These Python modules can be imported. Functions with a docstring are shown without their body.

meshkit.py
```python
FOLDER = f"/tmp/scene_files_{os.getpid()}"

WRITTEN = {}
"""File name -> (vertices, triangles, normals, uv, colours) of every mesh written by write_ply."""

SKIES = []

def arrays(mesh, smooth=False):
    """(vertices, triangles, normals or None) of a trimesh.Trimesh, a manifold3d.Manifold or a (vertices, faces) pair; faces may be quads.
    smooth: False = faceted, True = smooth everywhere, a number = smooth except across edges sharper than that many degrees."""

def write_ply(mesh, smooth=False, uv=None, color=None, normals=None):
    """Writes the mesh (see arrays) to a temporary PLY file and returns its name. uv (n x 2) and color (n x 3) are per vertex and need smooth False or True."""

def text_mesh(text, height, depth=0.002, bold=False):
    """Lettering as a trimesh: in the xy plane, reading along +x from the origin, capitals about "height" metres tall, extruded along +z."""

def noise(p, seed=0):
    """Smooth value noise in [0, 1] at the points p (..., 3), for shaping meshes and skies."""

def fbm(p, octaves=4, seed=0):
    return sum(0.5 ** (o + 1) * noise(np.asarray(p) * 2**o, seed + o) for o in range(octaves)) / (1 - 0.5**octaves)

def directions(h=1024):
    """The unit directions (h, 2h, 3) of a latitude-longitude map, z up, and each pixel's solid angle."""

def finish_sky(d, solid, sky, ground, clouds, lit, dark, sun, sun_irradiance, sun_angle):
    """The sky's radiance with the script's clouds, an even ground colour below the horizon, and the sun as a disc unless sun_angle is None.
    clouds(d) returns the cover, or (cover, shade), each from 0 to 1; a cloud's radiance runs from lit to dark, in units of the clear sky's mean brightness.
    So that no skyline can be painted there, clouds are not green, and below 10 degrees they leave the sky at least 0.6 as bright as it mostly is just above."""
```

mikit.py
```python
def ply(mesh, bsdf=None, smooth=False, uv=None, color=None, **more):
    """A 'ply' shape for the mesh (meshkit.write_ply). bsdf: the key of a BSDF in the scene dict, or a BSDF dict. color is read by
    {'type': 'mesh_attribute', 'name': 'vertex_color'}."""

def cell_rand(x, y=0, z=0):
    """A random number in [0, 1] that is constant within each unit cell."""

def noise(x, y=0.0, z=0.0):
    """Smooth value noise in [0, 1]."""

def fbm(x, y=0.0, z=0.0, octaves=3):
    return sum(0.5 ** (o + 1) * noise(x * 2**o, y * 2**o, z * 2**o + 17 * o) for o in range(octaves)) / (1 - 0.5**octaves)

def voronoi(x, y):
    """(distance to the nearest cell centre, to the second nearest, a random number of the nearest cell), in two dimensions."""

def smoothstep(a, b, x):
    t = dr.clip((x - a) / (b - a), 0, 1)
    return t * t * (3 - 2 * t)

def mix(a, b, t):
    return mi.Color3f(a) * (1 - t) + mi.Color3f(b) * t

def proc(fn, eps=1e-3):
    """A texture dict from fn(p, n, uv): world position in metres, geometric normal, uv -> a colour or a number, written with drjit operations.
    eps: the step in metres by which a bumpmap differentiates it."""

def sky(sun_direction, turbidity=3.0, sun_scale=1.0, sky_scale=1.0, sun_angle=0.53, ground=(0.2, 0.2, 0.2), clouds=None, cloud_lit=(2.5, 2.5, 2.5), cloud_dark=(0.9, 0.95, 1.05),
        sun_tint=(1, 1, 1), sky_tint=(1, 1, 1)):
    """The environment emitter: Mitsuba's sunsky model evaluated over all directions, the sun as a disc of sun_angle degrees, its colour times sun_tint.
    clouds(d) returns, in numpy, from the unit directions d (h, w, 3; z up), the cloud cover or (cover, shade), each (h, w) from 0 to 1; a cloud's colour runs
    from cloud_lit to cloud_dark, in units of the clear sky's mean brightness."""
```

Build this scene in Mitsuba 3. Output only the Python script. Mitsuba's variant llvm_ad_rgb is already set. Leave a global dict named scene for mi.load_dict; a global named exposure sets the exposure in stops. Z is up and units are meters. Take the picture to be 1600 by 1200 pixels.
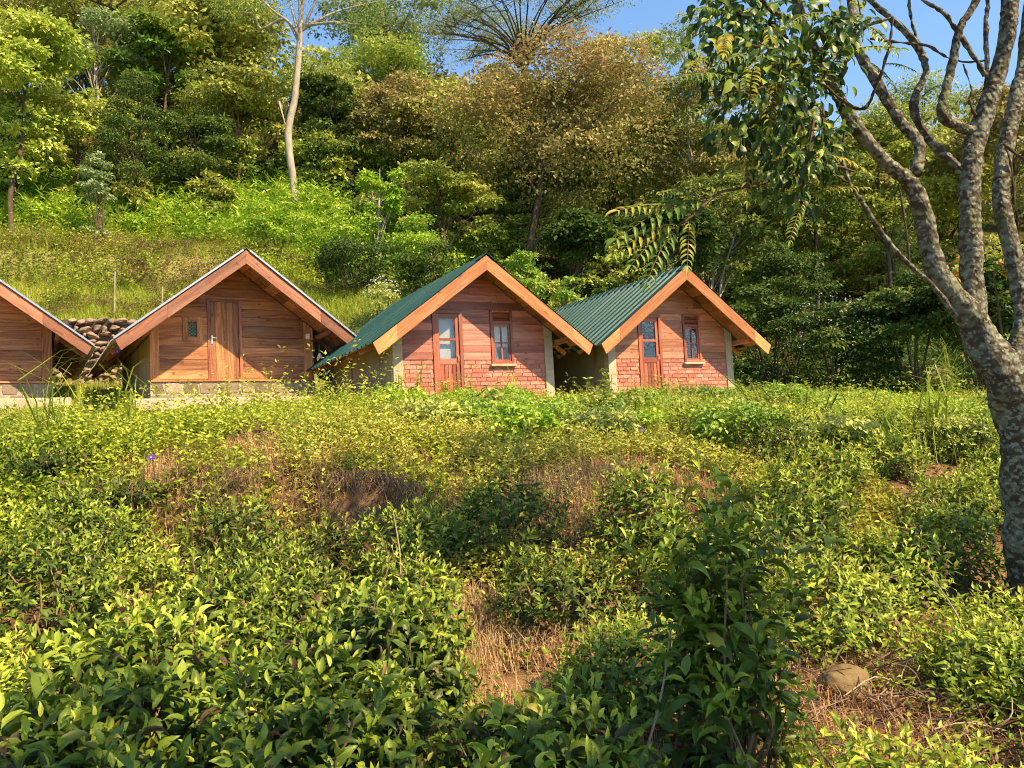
import math
import numpy as np
import trimesh
import mitsuba as mi
import mikit
import meshkit
import drjit as dr
from mikit import noise, fbm, voronoi, cell_rand, smoothstep, mix, proc
from shapely.geometry import Polygon, box as sbox
from shapely.ops import unary_union
from scipy.interpolate import RBFInterpolator, RegularGridInterpolator

# ------------------------------------------------------------------ camera, sky, exposure
T = mi.ScalarTransform4f
SUN = (0.547, -0.428, 0.719)
exposure = 2.9
scene, labels = {}, {}
scene['camera'] = {'type': 'perspective', 'fov': 66.0, 'fov_axis': 'x', 'near_clip': 0.05, 'far_clip': 1000.0,
                   'to_world': T().look_at(origin=[0, 0, 0], target=[0, 0.997782, 0.066570], up=[0.051412, -0.066482, 0.996462])}
scene['sky'] = mikit.sky(SUN, turbidity=3.0, sky_scale=1.12, sun_tint=(1.0, 0.90, 0.70), ground=(0.06, 0.08, 0.03))

rng = np.random.default_rng(11)


# ------------------------------------------------------------------ bookkeeping
def put(key, entry):
    k, n = key, 0
    while k in scene or k in labels:
        n += 1
        k = f'{key}_{n:03d}'
    scene[k] = entry
    return k


COUNT = {}


def put_n(key, entry):
    """put() for keys with very many repeats."""
    n = COUNT.get(key, 0)
    COUNT[key] = n + 1
    k = key if n == 0 else f'{key}_{n:03d}'
    scene[k] = entry
    return k


def thing(name, label, category, group=None):
    k, n = name, 0
    while k in labels or k in scene:
        n += 1
        k = f'{name}_{n:03d}'
    labels[k] = {'label': label, 'category': category}
    if group:
        labels[k]['group'] = group
    return k


def tag(key, **what):
    labels.setdefault(key, {}).update(what)
    return key


def unit(v):
    v = np.asarray(v, float)
    return v / np.maximum(np.linalg.norm(v, axis=-1, keepdims=True), 1e-9)


# ------------------------------------------------------------------ terrain (z = 0 is the eye, 1.6 m above the path)
GP = np.array([
    (-4, 0, -1.65), (0, 0, -1.6), (4, 0, -1.75), (8, 0, -2), (-8, 0, -1.7), (0, -12, -2.2), (30, -10, -4), (-30, -10, -2),
    (0, 2, -1.55), (-1.2, 2, -1.53), (1.3, 2, -1.6), (0, 3, -1.45), (-2, 3, -1.38), (1.8, 3, -1.5), (0, 4, -1.32), (-2.6, 4, -1.2), (2.4, 4, -1.42),
    (3.3, 5.3, -1.3), (0, 5.3, -1.1), (-3, 5.3, -1.0), (-3, 6.2, -.8), (-1.6, 6.1, -.85), (-3.4, 7.5, .08), (-1.6, 7.4, -.05), (0, 7.2, -.3), (1.2, 6.6, -.45),
    (3.4, 7, -.72), (4.5, 9, -.35), (2, 9.5, -.05), (0, 9.5, .05), (-3, 9.5, .3), (-6, 9.5, .32), (-6, 7, 0), (8, 8, -.9), (8, 4, -1.8), (-6, 4, -1.2),
    (-8, 12, .46), (-4, 12, .44), (0, 13, .35), (4, 13, .2), (7, 14, .02), (10, 14, -.15), (16, 14, -.6),
    (-10, 16.2, .84), (-6, 16.2, .80), (-3, 16.5, .85), (0, 16, .55), (4, 17, .52), (8, 17, .2), (12, 18, .15), (18, 18, .0),
    (-6.5, 18.6, 1.1), (-8.5, 21, 1.35), (-9, 24, 1.8), (-5, 22, 1.35), (-.7, 16.5, .62), (-2.5, 21, .68), (0, 20, .66), (3.8, 18.7, .6), (2, 23, .8), (5, 22, .68),
    (-7, 23.9, 1.6), (-6.5, 26, 4.3), (-4, 23.3, 1.4), (-4, 25.3, 4.2), (-2.2, 25.5, 3.8), (-2, 23.2, 1.2), (0, 26, 3.0), (-13, 18.5, 1.5), (-11, 19.5, 1.5), (-16, 24, 1.9), (-13, 24, 2.1), (-20, 18, 1.8),
    (-18, 26.4, 2.9), (-12, 26.4, 2.5), (-14, 30, 4.6), (-8, 30, 4.9), (-20, 38, 10.5), (-10, 38, 9.4), (-4, 30, 4.3), (0, 30, 3.6), (5, 30, 2.8), (10, 28, 1.0), (14, 28, .8), (20, 28, 1),
    (-4, 38, 8.5), (0, 38, 6.5), (6, 38, 5), (12, 38, 4), (20, 40, 4.5), (-26, 40, 12), (-30, 26, 6),
    (-30, 55, 22), (-10, 55, 20), (0, 55, 16), (12, 55, 12), (28, 55, 10), (-40, 80, 36), (0, 80, 28), (40, 80, 22), (-50, 110, 44), (0, 110, 38), (50, 110, 32),
    (40, 10, -2), (40, 30, 1), (-40, 10, 2.5), (60, 60, 8), (-60, 60, 26)], float)
_rbf = RBFInterpolator(GP[:, :2], GP[:, 2], kernel='thin_plate_spline', smoothing=0.15)
gx = np.unique(np.concatenate([np.arange(-70, -16, 2.0), np.arange(-16, 16, 0.2), np.arange(16, 71, 2.0)]))
gy = np.unique(np.concatenate([np.arange(-14, 0, 1.0), np.arange(0, 30, 0.2), np.arange(30, 60, 0.8), np.arange(60, 121, 3.0)]))
GX, GY = np.meshgrid(gx, gy, indexing='ij')
GZ = _rbf(np.stack([GX.ravel(), GY.ravel()], 1)).reshape(GX.shape)


def sstep(a, b, x):
    t = np.clip((x - a) / (b - a), 0, 1)
    return t * t * (3 - 2 * t)


GZ += 2.0 * sstep(25.95, 26.35, GY) * (1 - sstep(-9.2, -5.5, GX))
# small benches of the grassy bank, and roughness
_p = np.stack([GX, GY, 0 * GX], -1)
GZ += 1.3 * (sstep(30.0, 30.5, GY + 1.6 * (meshkit.noise(_p * .25, 5) - .5)) - sstep(29.0, 33.5, GY)) * (1 - sstep(-5, 1, GX))
# the cut earth bank at the upper edge of the tea on the left
GZ += .62 * sstep(-3.7, -2.9, GX) * (1 - sstep(-1.2, -.5, GX)) * (sstep(6.45, 6.72, GY + .25 * (meshkit.noise(_p * 1.7, 4) - .5)) - sstep(5.5, 7.7, GY))
GZ += (meshkit.fbm(_p * 1.3, 3, 3) - .5) * 0.16 + (meshkit.fbm(_p * 4.3, 2, 8) - .5) * .05
PITS = [(-1.35, 6.35, .48, .48), (-.05, 4.25, .20, .14), (-2.6, 5.6, .42, .30), (1.95, 4.5, .22, .14), (-.75, 5.0, .3, .22)]   # hollows under the bushes
for _x, _y, _r, _d in PITS:
    GZ -= _d * np.exp(-((GX - _x) ** 2 + (GY - _y) ** 2) / (.5 * _r ** 2))
_ground = RegularGridInterpolator((gx, gy), GZ, bounds_error=False, fill_value=None)


def G(x, y):
    x, y = np.broadcast_arrays(np.asarray(x, float), np.asarray(y, float))
    return _ground(np.stack([x.ravel(), y.ravel()], 1)).reshape(x.shape)


# ------------------------------------------------------------------ materials
def rgb(*c):
    return {'type': 'rgb', 'value': list(c)}


VC = {'type': 'mesh_attribute', 'name': 'vertex_color'}
def leaf_bsdf(rough, spec, VC=VC):
    return {'type': 'blendbsdf', 'weight': .42,
            'a': {'type': 'twosided', 'nested': {'type': 'principled', 'base_color': VC, 'roughness': rough, 'specular': spec}},
            'b': {'type': 'principledthin', 'base_color': VC, 'roughness': .6, 'diff_trans': 1.4, 'spec_trans': 0.0, 'eta': 1.4}}


scene['leaf_glossy'] = leaf_bsdf(.42, .42)
scene['leaf_matte'] = leaf_bsdf(.5, .3)
scene['twig'] = {'type': 'twosided', 'nested': {'type': 'diffuse', 'reflectance': VC}}


def f_ground(p, n, uv):
    a = fbm(p.x * .9, p.y * .9, 3.0, 3)
    b = fbm(p.x * 7, p.y * 7, 1.0, 3)
    earth = mix((.055, .032, .018), (.17, .10, .055), b)
    litter = mix((.10, .055, .03), (.24, .16, .085), fbm(p.x * 26, p.y * 26, 0.0, 3))
    c = mix(earth, litter, smoothstep(.42, .62, b))
    grass = mix((.10, .14, .03), (.30, .26, .09), a)
    hill = smoothstep(7.5, 10.0, p.y)
    c = mix(c, grass, hill * smoothstep(.3, .55, a + .25 * b))
    forest = smoothstep(34.0, 40.0, p.y)
    return mix(c, mix((.03, .035, .012), (.07, .06, .025), b), forest)


scene['ground_earth'] = {'type': 'twosided', 'nested': {'type': 'diffuse', 'reflectance': proc(f_ground)}}


def wood_fn(dark, light, red=0.0):
    def fn(p, n, uv):
        a, b = uv.x, uv.y
        tone = cell_rand(dr.floor(b / 10), dr.floor(a / 50))
        warp = 1.2 * noise(a * 1.7, b * 5)
        g = .55 * noise(a * 1.1, b * 26 + warp * 3, 2.0) + .3 * noise(a * 5, b * 95, 7.0) + .15 * noise(a * 3, b * 9, 4.0)
        knot = smoothstep(.90, .97, noise(a * 5.1, b * 15.7, 9.0))
        c = mix(dark, light, smoothstep(.18, .82, g) * .75 + .25 * tone)
        c = c * (0.62 + 0.68 * tone)
        weather = smoothstep(.55, .8, fbm(p.x * 2.3, p.y * 2.3, p.z * 2.3, 3))
        c = mix(c, mi.Color3f(.30, .22, .17), weather * .26)
        return mix(c, mi.Color3f(.05, .022, .012), knot * .6)
    return fn


def wood(name, dark, light, rough=.55):
    scene[name] = {'type': 'twosided', 'nested': {'type': 'principled', 'base_color': proc(wood_fn(dark, light)), 'roughness': rough, 'specular': .35}}


wood('wood_amber', (.22, .078, .032), (.57, .25, .105))        # varnished wall boards of the plank cabins
wood('wood_rosy', (.31, .09, .07), (.54, .21, .16))       # boards of the left brick cabin
wood('wood_honey', (.34, .115, .065), (.58, .25, .145))      # boards of the right brick cabin
wood('wood_barge', (.36, .125, .04), (.60, .25, .09), .5)    # fresh orange barge boards
wood('wood_barge_old', (.17, .065, .04), (.36, .15, .085), .6)
wood('wood_joinery', (.27, .075, .04), (.42, .13, .075), .4)  # doors, frames
wood('wood_soffit', (.20, .075, .03), (.40, .17, .075), .6)


def f_brick(p, n, uv):
    t = cell_rand(dr.floor(uv.y / 10), dr.floor(uv.x / 50), 3)
    s = fbm(p.x * 23, p.y * 23, p.z * 23, 3)
    c = mix((.38, .115, .085), (.58, .24, .18), t * .75 + .25 * s)
    c = mix(c, mi.Color3f(.58, .42, .34), smoothstep(.50, .74, fbm(p.x * 5, p.y * 5, p.z * 9, 3)) * .35)
    return mix(c, mi.Color3f(.16, .06, .045), smoothstep(.68, .8, s) * .7)


scene['brick_red'] = {'type': 'twosided', 'nested': {'type': 'diffuse', 'reflectance': proc(f_brick)}}


def f_mortar(p, n, uv):
    return mix((.30, .20, .15), (.50, .36, .28), fbm(p.x * 14, p.y * 14, p.z * 14, 3))


scene['mortar'] = {'type': 'twosided', 'nested': {'type': 'diffuse', 'reflectance': proc(f_mortar)}}


def f_plaster(p, n, uv):
    a = fbm(p.x * 1.6, p.y * 1.6, p.z * 1.1, 3)
    b = fbm(p.x * 9, p.y * 9, p.z * 4, 3)
    c = mix((.28, .22, .14), (.45, .36, .235), a * .6 + b * .4)
    return mix(c, mi.Color3f(.13, .10, .065), smoothstep(.55, .8, fbm(p.x * 3, p.y * 3, p.z * .5, 3)) * .6)


scene['plaster'] = {'type': 'twosided', 'nested': {'type': 'diffuse', 'reflectance': proc(f_plaster)}}


def f_concrete(p, n, uv):
    a = fbm(p.x * 4, p.y * 4, p.z * 4, 4)
    return mix((.30, .245, .17), (.56, .47, .35), a)


scene['concrete'] = {'type': 'twosided', 'nested': {'type': 'diffuse', 'reflectance': proc(f_concrete)}}


def f_rubble(p, n, uv):
    t = cell_rand(dr.floor(uv.y / 10), dr.floor(uv.x / 50), 5)
    s = fbm(p.x * 17, p.y * 17, p.z * 17, 3)
    c = mix((.17, .13, .10), (.36, .29, .22), t)
    return c * (.65 + .7 * s)


scene['rubble'] = {'type': 'twosided', 'nested': {'type': 'diffuse', 'reflectance': proc(f_rubble)}}


def f_green_roof(p, n, uv):
    d = .6 * fbm(uv.x * 1.5, uv.y * .8, 1.0, 3) + .4 * cell_rand(dr.floor(uv.x * 1.177 + .3))
    highlight = noise(uv.x * 9, uv.y * .35, 3.0)  # pale highlight streaks painted into the sheet colour
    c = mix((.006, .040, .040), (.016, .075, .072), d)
    return mix(c, mi.Color3f(.10, .14, .13), smoothstep(.6, .95, highlight) * .3)


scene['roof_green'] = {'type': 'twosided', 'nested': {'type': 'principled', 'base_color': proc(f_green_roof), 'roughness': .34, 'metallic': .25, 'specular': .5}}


def f_grey_roof(p, n, uv):
    return mix((.12, .115, .10), (.34, .33, .30), fbm(uv.x * 3, uv.y * 1.5, 2.0, 4))


scene['roof_grey'] = {'type': 'twosided', 'nested': {'type': 'principled', 'base_color': proc(f_grey_roof), 'roughness': .6, 'specular': .3}}
scene['trim_metal'] = {'type': 'twosided', 'nested': {'type': 'principled', 'base_color': rgb(.42, .43, .46), 'roughness': .35, 'metallic': .8}}
scene['brass'] = {'type': 'twosided', 'nested': {'type': 'principled', 'base_color': rgb(.75, .66, .48), 'roughness': .3, 'metallic': .9}}
scene['white_enamel'] = {'type': 'twosided', 'nested': {'type': 'principled', 'base_color': rgb(.8, .79, .74), 'roughness': .4}}
scene['black_metal'] = {'type': 'twosided', 'nested': {'type': 'principled', 'base_color': rgb(.03, .03, .03), 'roughness': .5}}
scene['pane_glass'] = {'type': 'thindielectric', 'int_ior': 1.5}
scene['flat_grey'] = {'type': 'twosided', 'nested': {'type': 'diffuse', 'reflectance': rgb(.30, .33, .36)}}
scene['reflection_white'] = {'type': 'twosided', 'nested': {'type': 'diffuse', 'reflectance': rgb(.62, .60, .55)}}  # for the painted reflections behind the window panes
scene['green_mesh'] = {'type': 'twosided', 'nested': {'type': 'diffuse', 'reflectance': rgb(.07, .17, .12)}}


def f_lichen_bark(p, n, uv):
    g = fbm(p.x * 20, p.y * 20, p.z * 7, 3)
    c = mix((.032, .026, .020), (.115, .093, .070), g)
    l1 = smoothstep(.44, .60, fbm(p.x * 27 + 3, p.y * 27, p.z * 27, 4) * .75 + .25 * fbm(p.x * 4, p.y * 4, p.z * 3, 2))
    l2 = smoothstep(.56, .66, fbm(p.x * 48, p.y * 48 + 9, p.z * 48, 3))
    c = mix(c, mix((.13, .145, .10), (.27, .28, .21), g), l1 * .75)
    c = mix(c, mi.Color3f(.36, .38, .31), l2 * .5)
    moss = smoothstep(.6, .75, fbm(p.x * 4, p.y * 4 + 5, p.z * 4, 3))
    return mix(c, mi.Color3f(.10, .11, .035), moss * .55)


def b_bark(p, n, uv):
    return .018 * fbm(p.x * 26, p.y * 26, p.z * 10, 4) + .008 * noise(p.x * 75, p.y * 75, p.z * 50)


scene['bark_lichen'] = {'type': 'twosided', 'nested': {'type': 'bumpmap', 'arbitrary': {**proc(b_bark, 2e-3)}, 'scale': 1.0,
                        'bsdf': {'type': 'diffuse', 'reflectance': proc(f_lichen_bark)}}}


def bark_fn(a, b):
    def fn(p, n, uv):
        return mix(a, b, .6 * fbm(p.x * 5, p.y * 5, p.z * 1.6, 3) + .4 * noise(p.x * 14, p.y * 14, p.z * 4))
    return fn


for _n, _a, _b in (('bark_pale', (.20, .17, .13), (.50, .45, .36)), ('bark_dark', (.035, .027, .02), (.17, .13, .09)), ('bark_red', (.20, .09, .05), (.42, .24, .15))):
    scene[_n] = {'type': 'twosided', 'nested': {'type': 'diffuse', 'reflectance': proc(bark_fn(_a, _b))}}


def f_rock(p, n, uv):
    a = fbm(p.x * 9, p.y * 9, p.z * 9, 4)
    return mix((.09, .065, .035), (.27, .20, .10), a)


scene['rock_ochre'] = {'type': 'twosided', 'nested': {'type': 'diffuse', 'reflectance': proc(f_rock)}}


def f_wallstone(p, n, uv):
    a = fbm(p.x * 4, p.y * 4, p.z * 4, 3)
    t = cell_rand(dr.floor(p.x * 2.3), dr.floor(p.z * 3.1), 2)
    return mix((.13, .09, .065), (.38, .28, .205), a * .6 + t * .4)


scene['wall_stone'] = {'type': 'twosided', 'nested': {'type': 'diffuse', 'reflectance': proc(f_wallstone)}}

# ------------------------------------------------------------------ ground sheet
_nx, _ny = GX.shape
_i = np.arange(_nx * _ny).reshape(_nx, _ny)
_q = np.stack([_i[:-1, :-1], _i[1:, :-1], _i[1:, 1:], _i[:-1, 1:]], -1).reshape(-1, 4)
scene['hillside_ground'] = mikit.ply((np.stack([GX, GY, GZ], -1).reshape(-1, 3), _q), 'ground_earth', smooth=True)
tag('hillside_ground', label='reddish earth and grass slope rising from the tea bushes to the forest', kind='structure')


# ------------------------------------------------------------------ mesh helpers
def tube(points, radii, sides=8, sub=4, rough=0.0, seed=0):
    P, R = np.asarray(points, float), np.broadcast_to(np.asarray(radii, float), (len(points),))
    n = len(P)
    Pe = np.vstack([2 * P[0] - P[1], P, 2 * P[-1] - P[-2]])
    t = np.linspace(0, n - 1, (n - 1) * sub + 1)
    k = np.minimum(t.astype(int), n - 2)
    s = (t - k)[:, None]
    a, b, c, d = Pe[k], Pe[k + 1], Pe[k + 2], Pe[k + 3]
    C = .5 * (2 * b + (c - a) * s + (2 * a - 5 * b + 4 * c - d) * s ** 2 + (3 * b - 3 * c + d - a) * s ** 3)
    r = np.interp(t, np.arange(n), R)
    tg = unit(np.gradient(C, axis=0))
    u = np.zeros_like(C)
    ref = np.array([1.0, 0.2, 0.1]) if abs(tg[0][0]) < .8 else np.array([0.1, 1.0, 0.2])
    for i in range(len(C)):
        ref = unit(ref - tg[i] * (ref @ tg[i]))
        u[i] = ref
    w = np.cross(tg, u)
    ang = np.arange(sides) * 2 * np.pi / sides
    V = C[:, None] + r[:, None, None] * (np.cos(ang)[None, :, None] * u[:, None] + np.sin(ang)[None, :, None] * w[:, None])
    if rough:
        nn = unit(V - C[:, None])
        V = V + nn * (r[:, None, None] * rough * (2 * meshkit.fbm(V * np.array([9, 9, 4.5]), 3, seed) - 1)[..., None] + .008 * (2 * meshkit.noise(V * 38, seed + 3) - 1)[..., None])
    V = V.reshape(-1, 3)
    m = len(C)
    i, j = np.meshgrid(np.arange(m - 1), np.arange(sides), indexing='ij')
    q = np.stack([i * sides + j, i * sides + (j + 1) % sides, (i + 1) * sides + (j + 1) % sides, (i + 1) * sides + j], -1).reshape(-1, 4)
    V = np.vstack([V, C[-1:], C[:1]])
    e, j = (m - 1) * sides, np.arange(sides)
    F = np.vstack([q[:, [0, 1, 2]], q[:, [0, 2, 3]], np.stack([e + j, e + (j + 1) % sides, np.full(sides, m * sides)], 1),
                   np.stack([(j + 1) % sides, j, np.full(sides, m * sides + 1)], 1)])
    return V, F


def join(parts):
    V, F, C, at = [], [], [], 0
    for p in parts:
        V.append(p[0])
        F.append(np.asarray(p[1]) + at)
        if len(p) > 2:
            C.append(p[2])
        at += len(p[0])
    return (np.vstack(V), np.vstack(F), np.vstack(C)) if C else (np.vstack(V), np.vstack(F))


# leaf templates: x along the leaf, y across, z above its face
L2 = (np.array([(0, 0, 0), (.45, .5, .07), (1, 0, -.10), (.45, -.5, .07)], float), np.array([(0, 2, 1), (0, 3, 2)]))
L4 = (np.array([(0, 0, 0), (.42, .5, .10), (.42, -.5, .10), (.48, 0, .02), (1, 0, -.16)], float), np.array([(0, 3, 1), (0, 2, 3), (3, 4, 1), (3, 2, 4)]))
_s = [(.0, .0, 0), (.24, .40, .015), (.56, .50, .0), (.82, .27, -.09), (1, 0, -.24)]
_v = [(0, 0, 0)] + sum([[(x, w, z + .09 * (w > 0) * 1.2), (x, 0, z), (x, -w, z + .09 * 1.2)] for x, w, z in _s[1:4]], []) + [(1, 0, -.24)]
_f = [(0, 2, 1), (0, 3, 2)] + sum([[(a, a + 1, a + 4), (a, a + 4, a + 3), (a + 1, a + 2, a + 5), (a + 1, a + 5, a + 4)] for a in (1, 4)], []) + [(7, 8, 10), (8, 9, 10)]
L12 = (np.array(_v, float), np.array(_f))
BLADE = (np.array([(0, .5, 0), (0, -.5, 0), (.45, .42, .10), (.45, -.42, .10), (.8, .25, .03), (.8, -.25, .03), (1, 0, -.12)], float), np.array([(0, 1, 3), (0, 3, 2), (2, 3, 5), (2, 5, 4), (4, 5, 6)]))
BLADE3 = (np.array([(0, .5, 0), (0, -.5, 0), (.6, .3, .05), (.6, -.3, .05), (1, 0, -.12)], float), np.array([(0, 1, 3), (0, 3, 2), (2, 3, 4)]))


def leaves(P, D, N, L, W, C, tpl, curl=None):
    """Many leaves as one (vertices, faces, colours)."""
    P, D, N = np.asarray(P, float), unit(D), np.asarray(N, float)
    S = unit(np.cross(N, D))
    N = np.cross(D, S)
    n = len(P)
    L, W = np.broadcast_to(L, (n,)), np.broadcast_to(W, (n,))
    t, f = tpl
    z = t[:, 2][None, :] * (1 if curl is None else np.broadcast_to(curl, (n,))[:, None])
    V = P[:, None] + (L[:, None] * t[None, :, 0])[..., None] * D[:, None] + (W[:, None] * t[None, :, 1])[..., None] * S[:, None] + (L[:, None] * z)[..., None] * N[:, None]
    F = f[None] + (np.arange(n) * len(t))[:, None, None]
    Cv = np.repeat(np.asarray(C, float), len(t), 0)
    return V.reshape(-1, 3), F.reshape(-1, 3), Cv


def rand_dir(n, r=rng):
    return unit(r.normal(size=(n, 3)))


def ramp(stops, t):
    stops, t = np.asarray(stops, float), np.clip(t, 0, 1) * (len(stops) - 1)
    i = np.minimum(t.astype(int), len(stops) - 2)
    s = (t - i)[:, None]
    return stops[i] * (1 - s) + stops[i + 1] * s


def leaf_ply(m, bsdf='leaf_glossy', smooth=False):
    return mikit.ply((m[0], m[1]), bsdf, smooth=smooth, color=m[2])

# ------------------------------------------------------------------ cabins
BOARD = [0]


def slab(poly, y0, y1, along='x'):
    """A polygon of the facade plane (x, z) as a solid from depth y0 to y1, with the grain along x or z."""
    if poly.geom_type != 'Polygon':
        poly = max(poly.geoms, key=lambda g: g.area)
    m = trimesh.creation.extrude_polygon(poly, y1 - y0, engine='earcut')
    v = np.asarray(m.vertices)
    V = np.stack([v[:, 0], y1 - v[:, 2], v[:, 1]], 1)
    BOARD[0] += 1
    a, b = (V[:, 0], V[:, 2]) if along == 'x' else (V[:, 2], V[:, 0])
    b = b + .3 * V[:, 1]
    return V, np.asarray(m.faces), np.stack([a + 20 + 50 * (BOARD[0] % 7), b + 4 + 10 * (BOARD[0] % 97)], 1)


def bar(c, axis, up, size, bevel=.006):
    """A bevelled board: centre, long axis, second axis, full sizes (long, along second axis, third)."""
    a = unit(axis)
    b = unit(np.asarray(up, float) - a * np.dot(up, a))
    w = np.cross(a, b)
    h = np.array(size) / 2
    e = min(bevel, h.min() * .45)
    pts = []
    for s in np.ndindex(2, 2, 2):
        s = np.array(s) * 2 - 1
        for k in range(3):
            q = (h - e) * s
            q[k] = h[k] * s[k]
            pts.append(q)
    hull = trimesh.Trimesh(pts).convex_hull
    L = np.asarray(hull.vertices)
    BOARD[0] += 1
    uv = np.stack([L[:, 0] + 20 + 50 * (BOARD[0] % 7), L[:, 1] + .7 * L[:, 2] + 4 + 10 * (BOARD[0] % 97)], 1)
    return np.asarray(c, float) + L @ np.stack([a, b, w]), np.asarray(hull.faces), uv


class Cabin:
    def __init__(self, name, label, pos, yaw):
        self.key = thing(name, label, 'cabin')
        self.tw = T().translate(list(pos)).rotate([0, 0, 1], yaw)

    def add(self, part, m, bsdf, holder=None):
        k = (holder or self.key) + '__' + part
        e = mikit.ply((m[0], m[1]), bsdf, uv=m[2] if len(m) > 2 else None, to_world=self.tw)
        return put_n(k, e)


def rect(x0, x1, z0, z1):
    return sbox(x0, z0, x1, z1)


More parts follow.
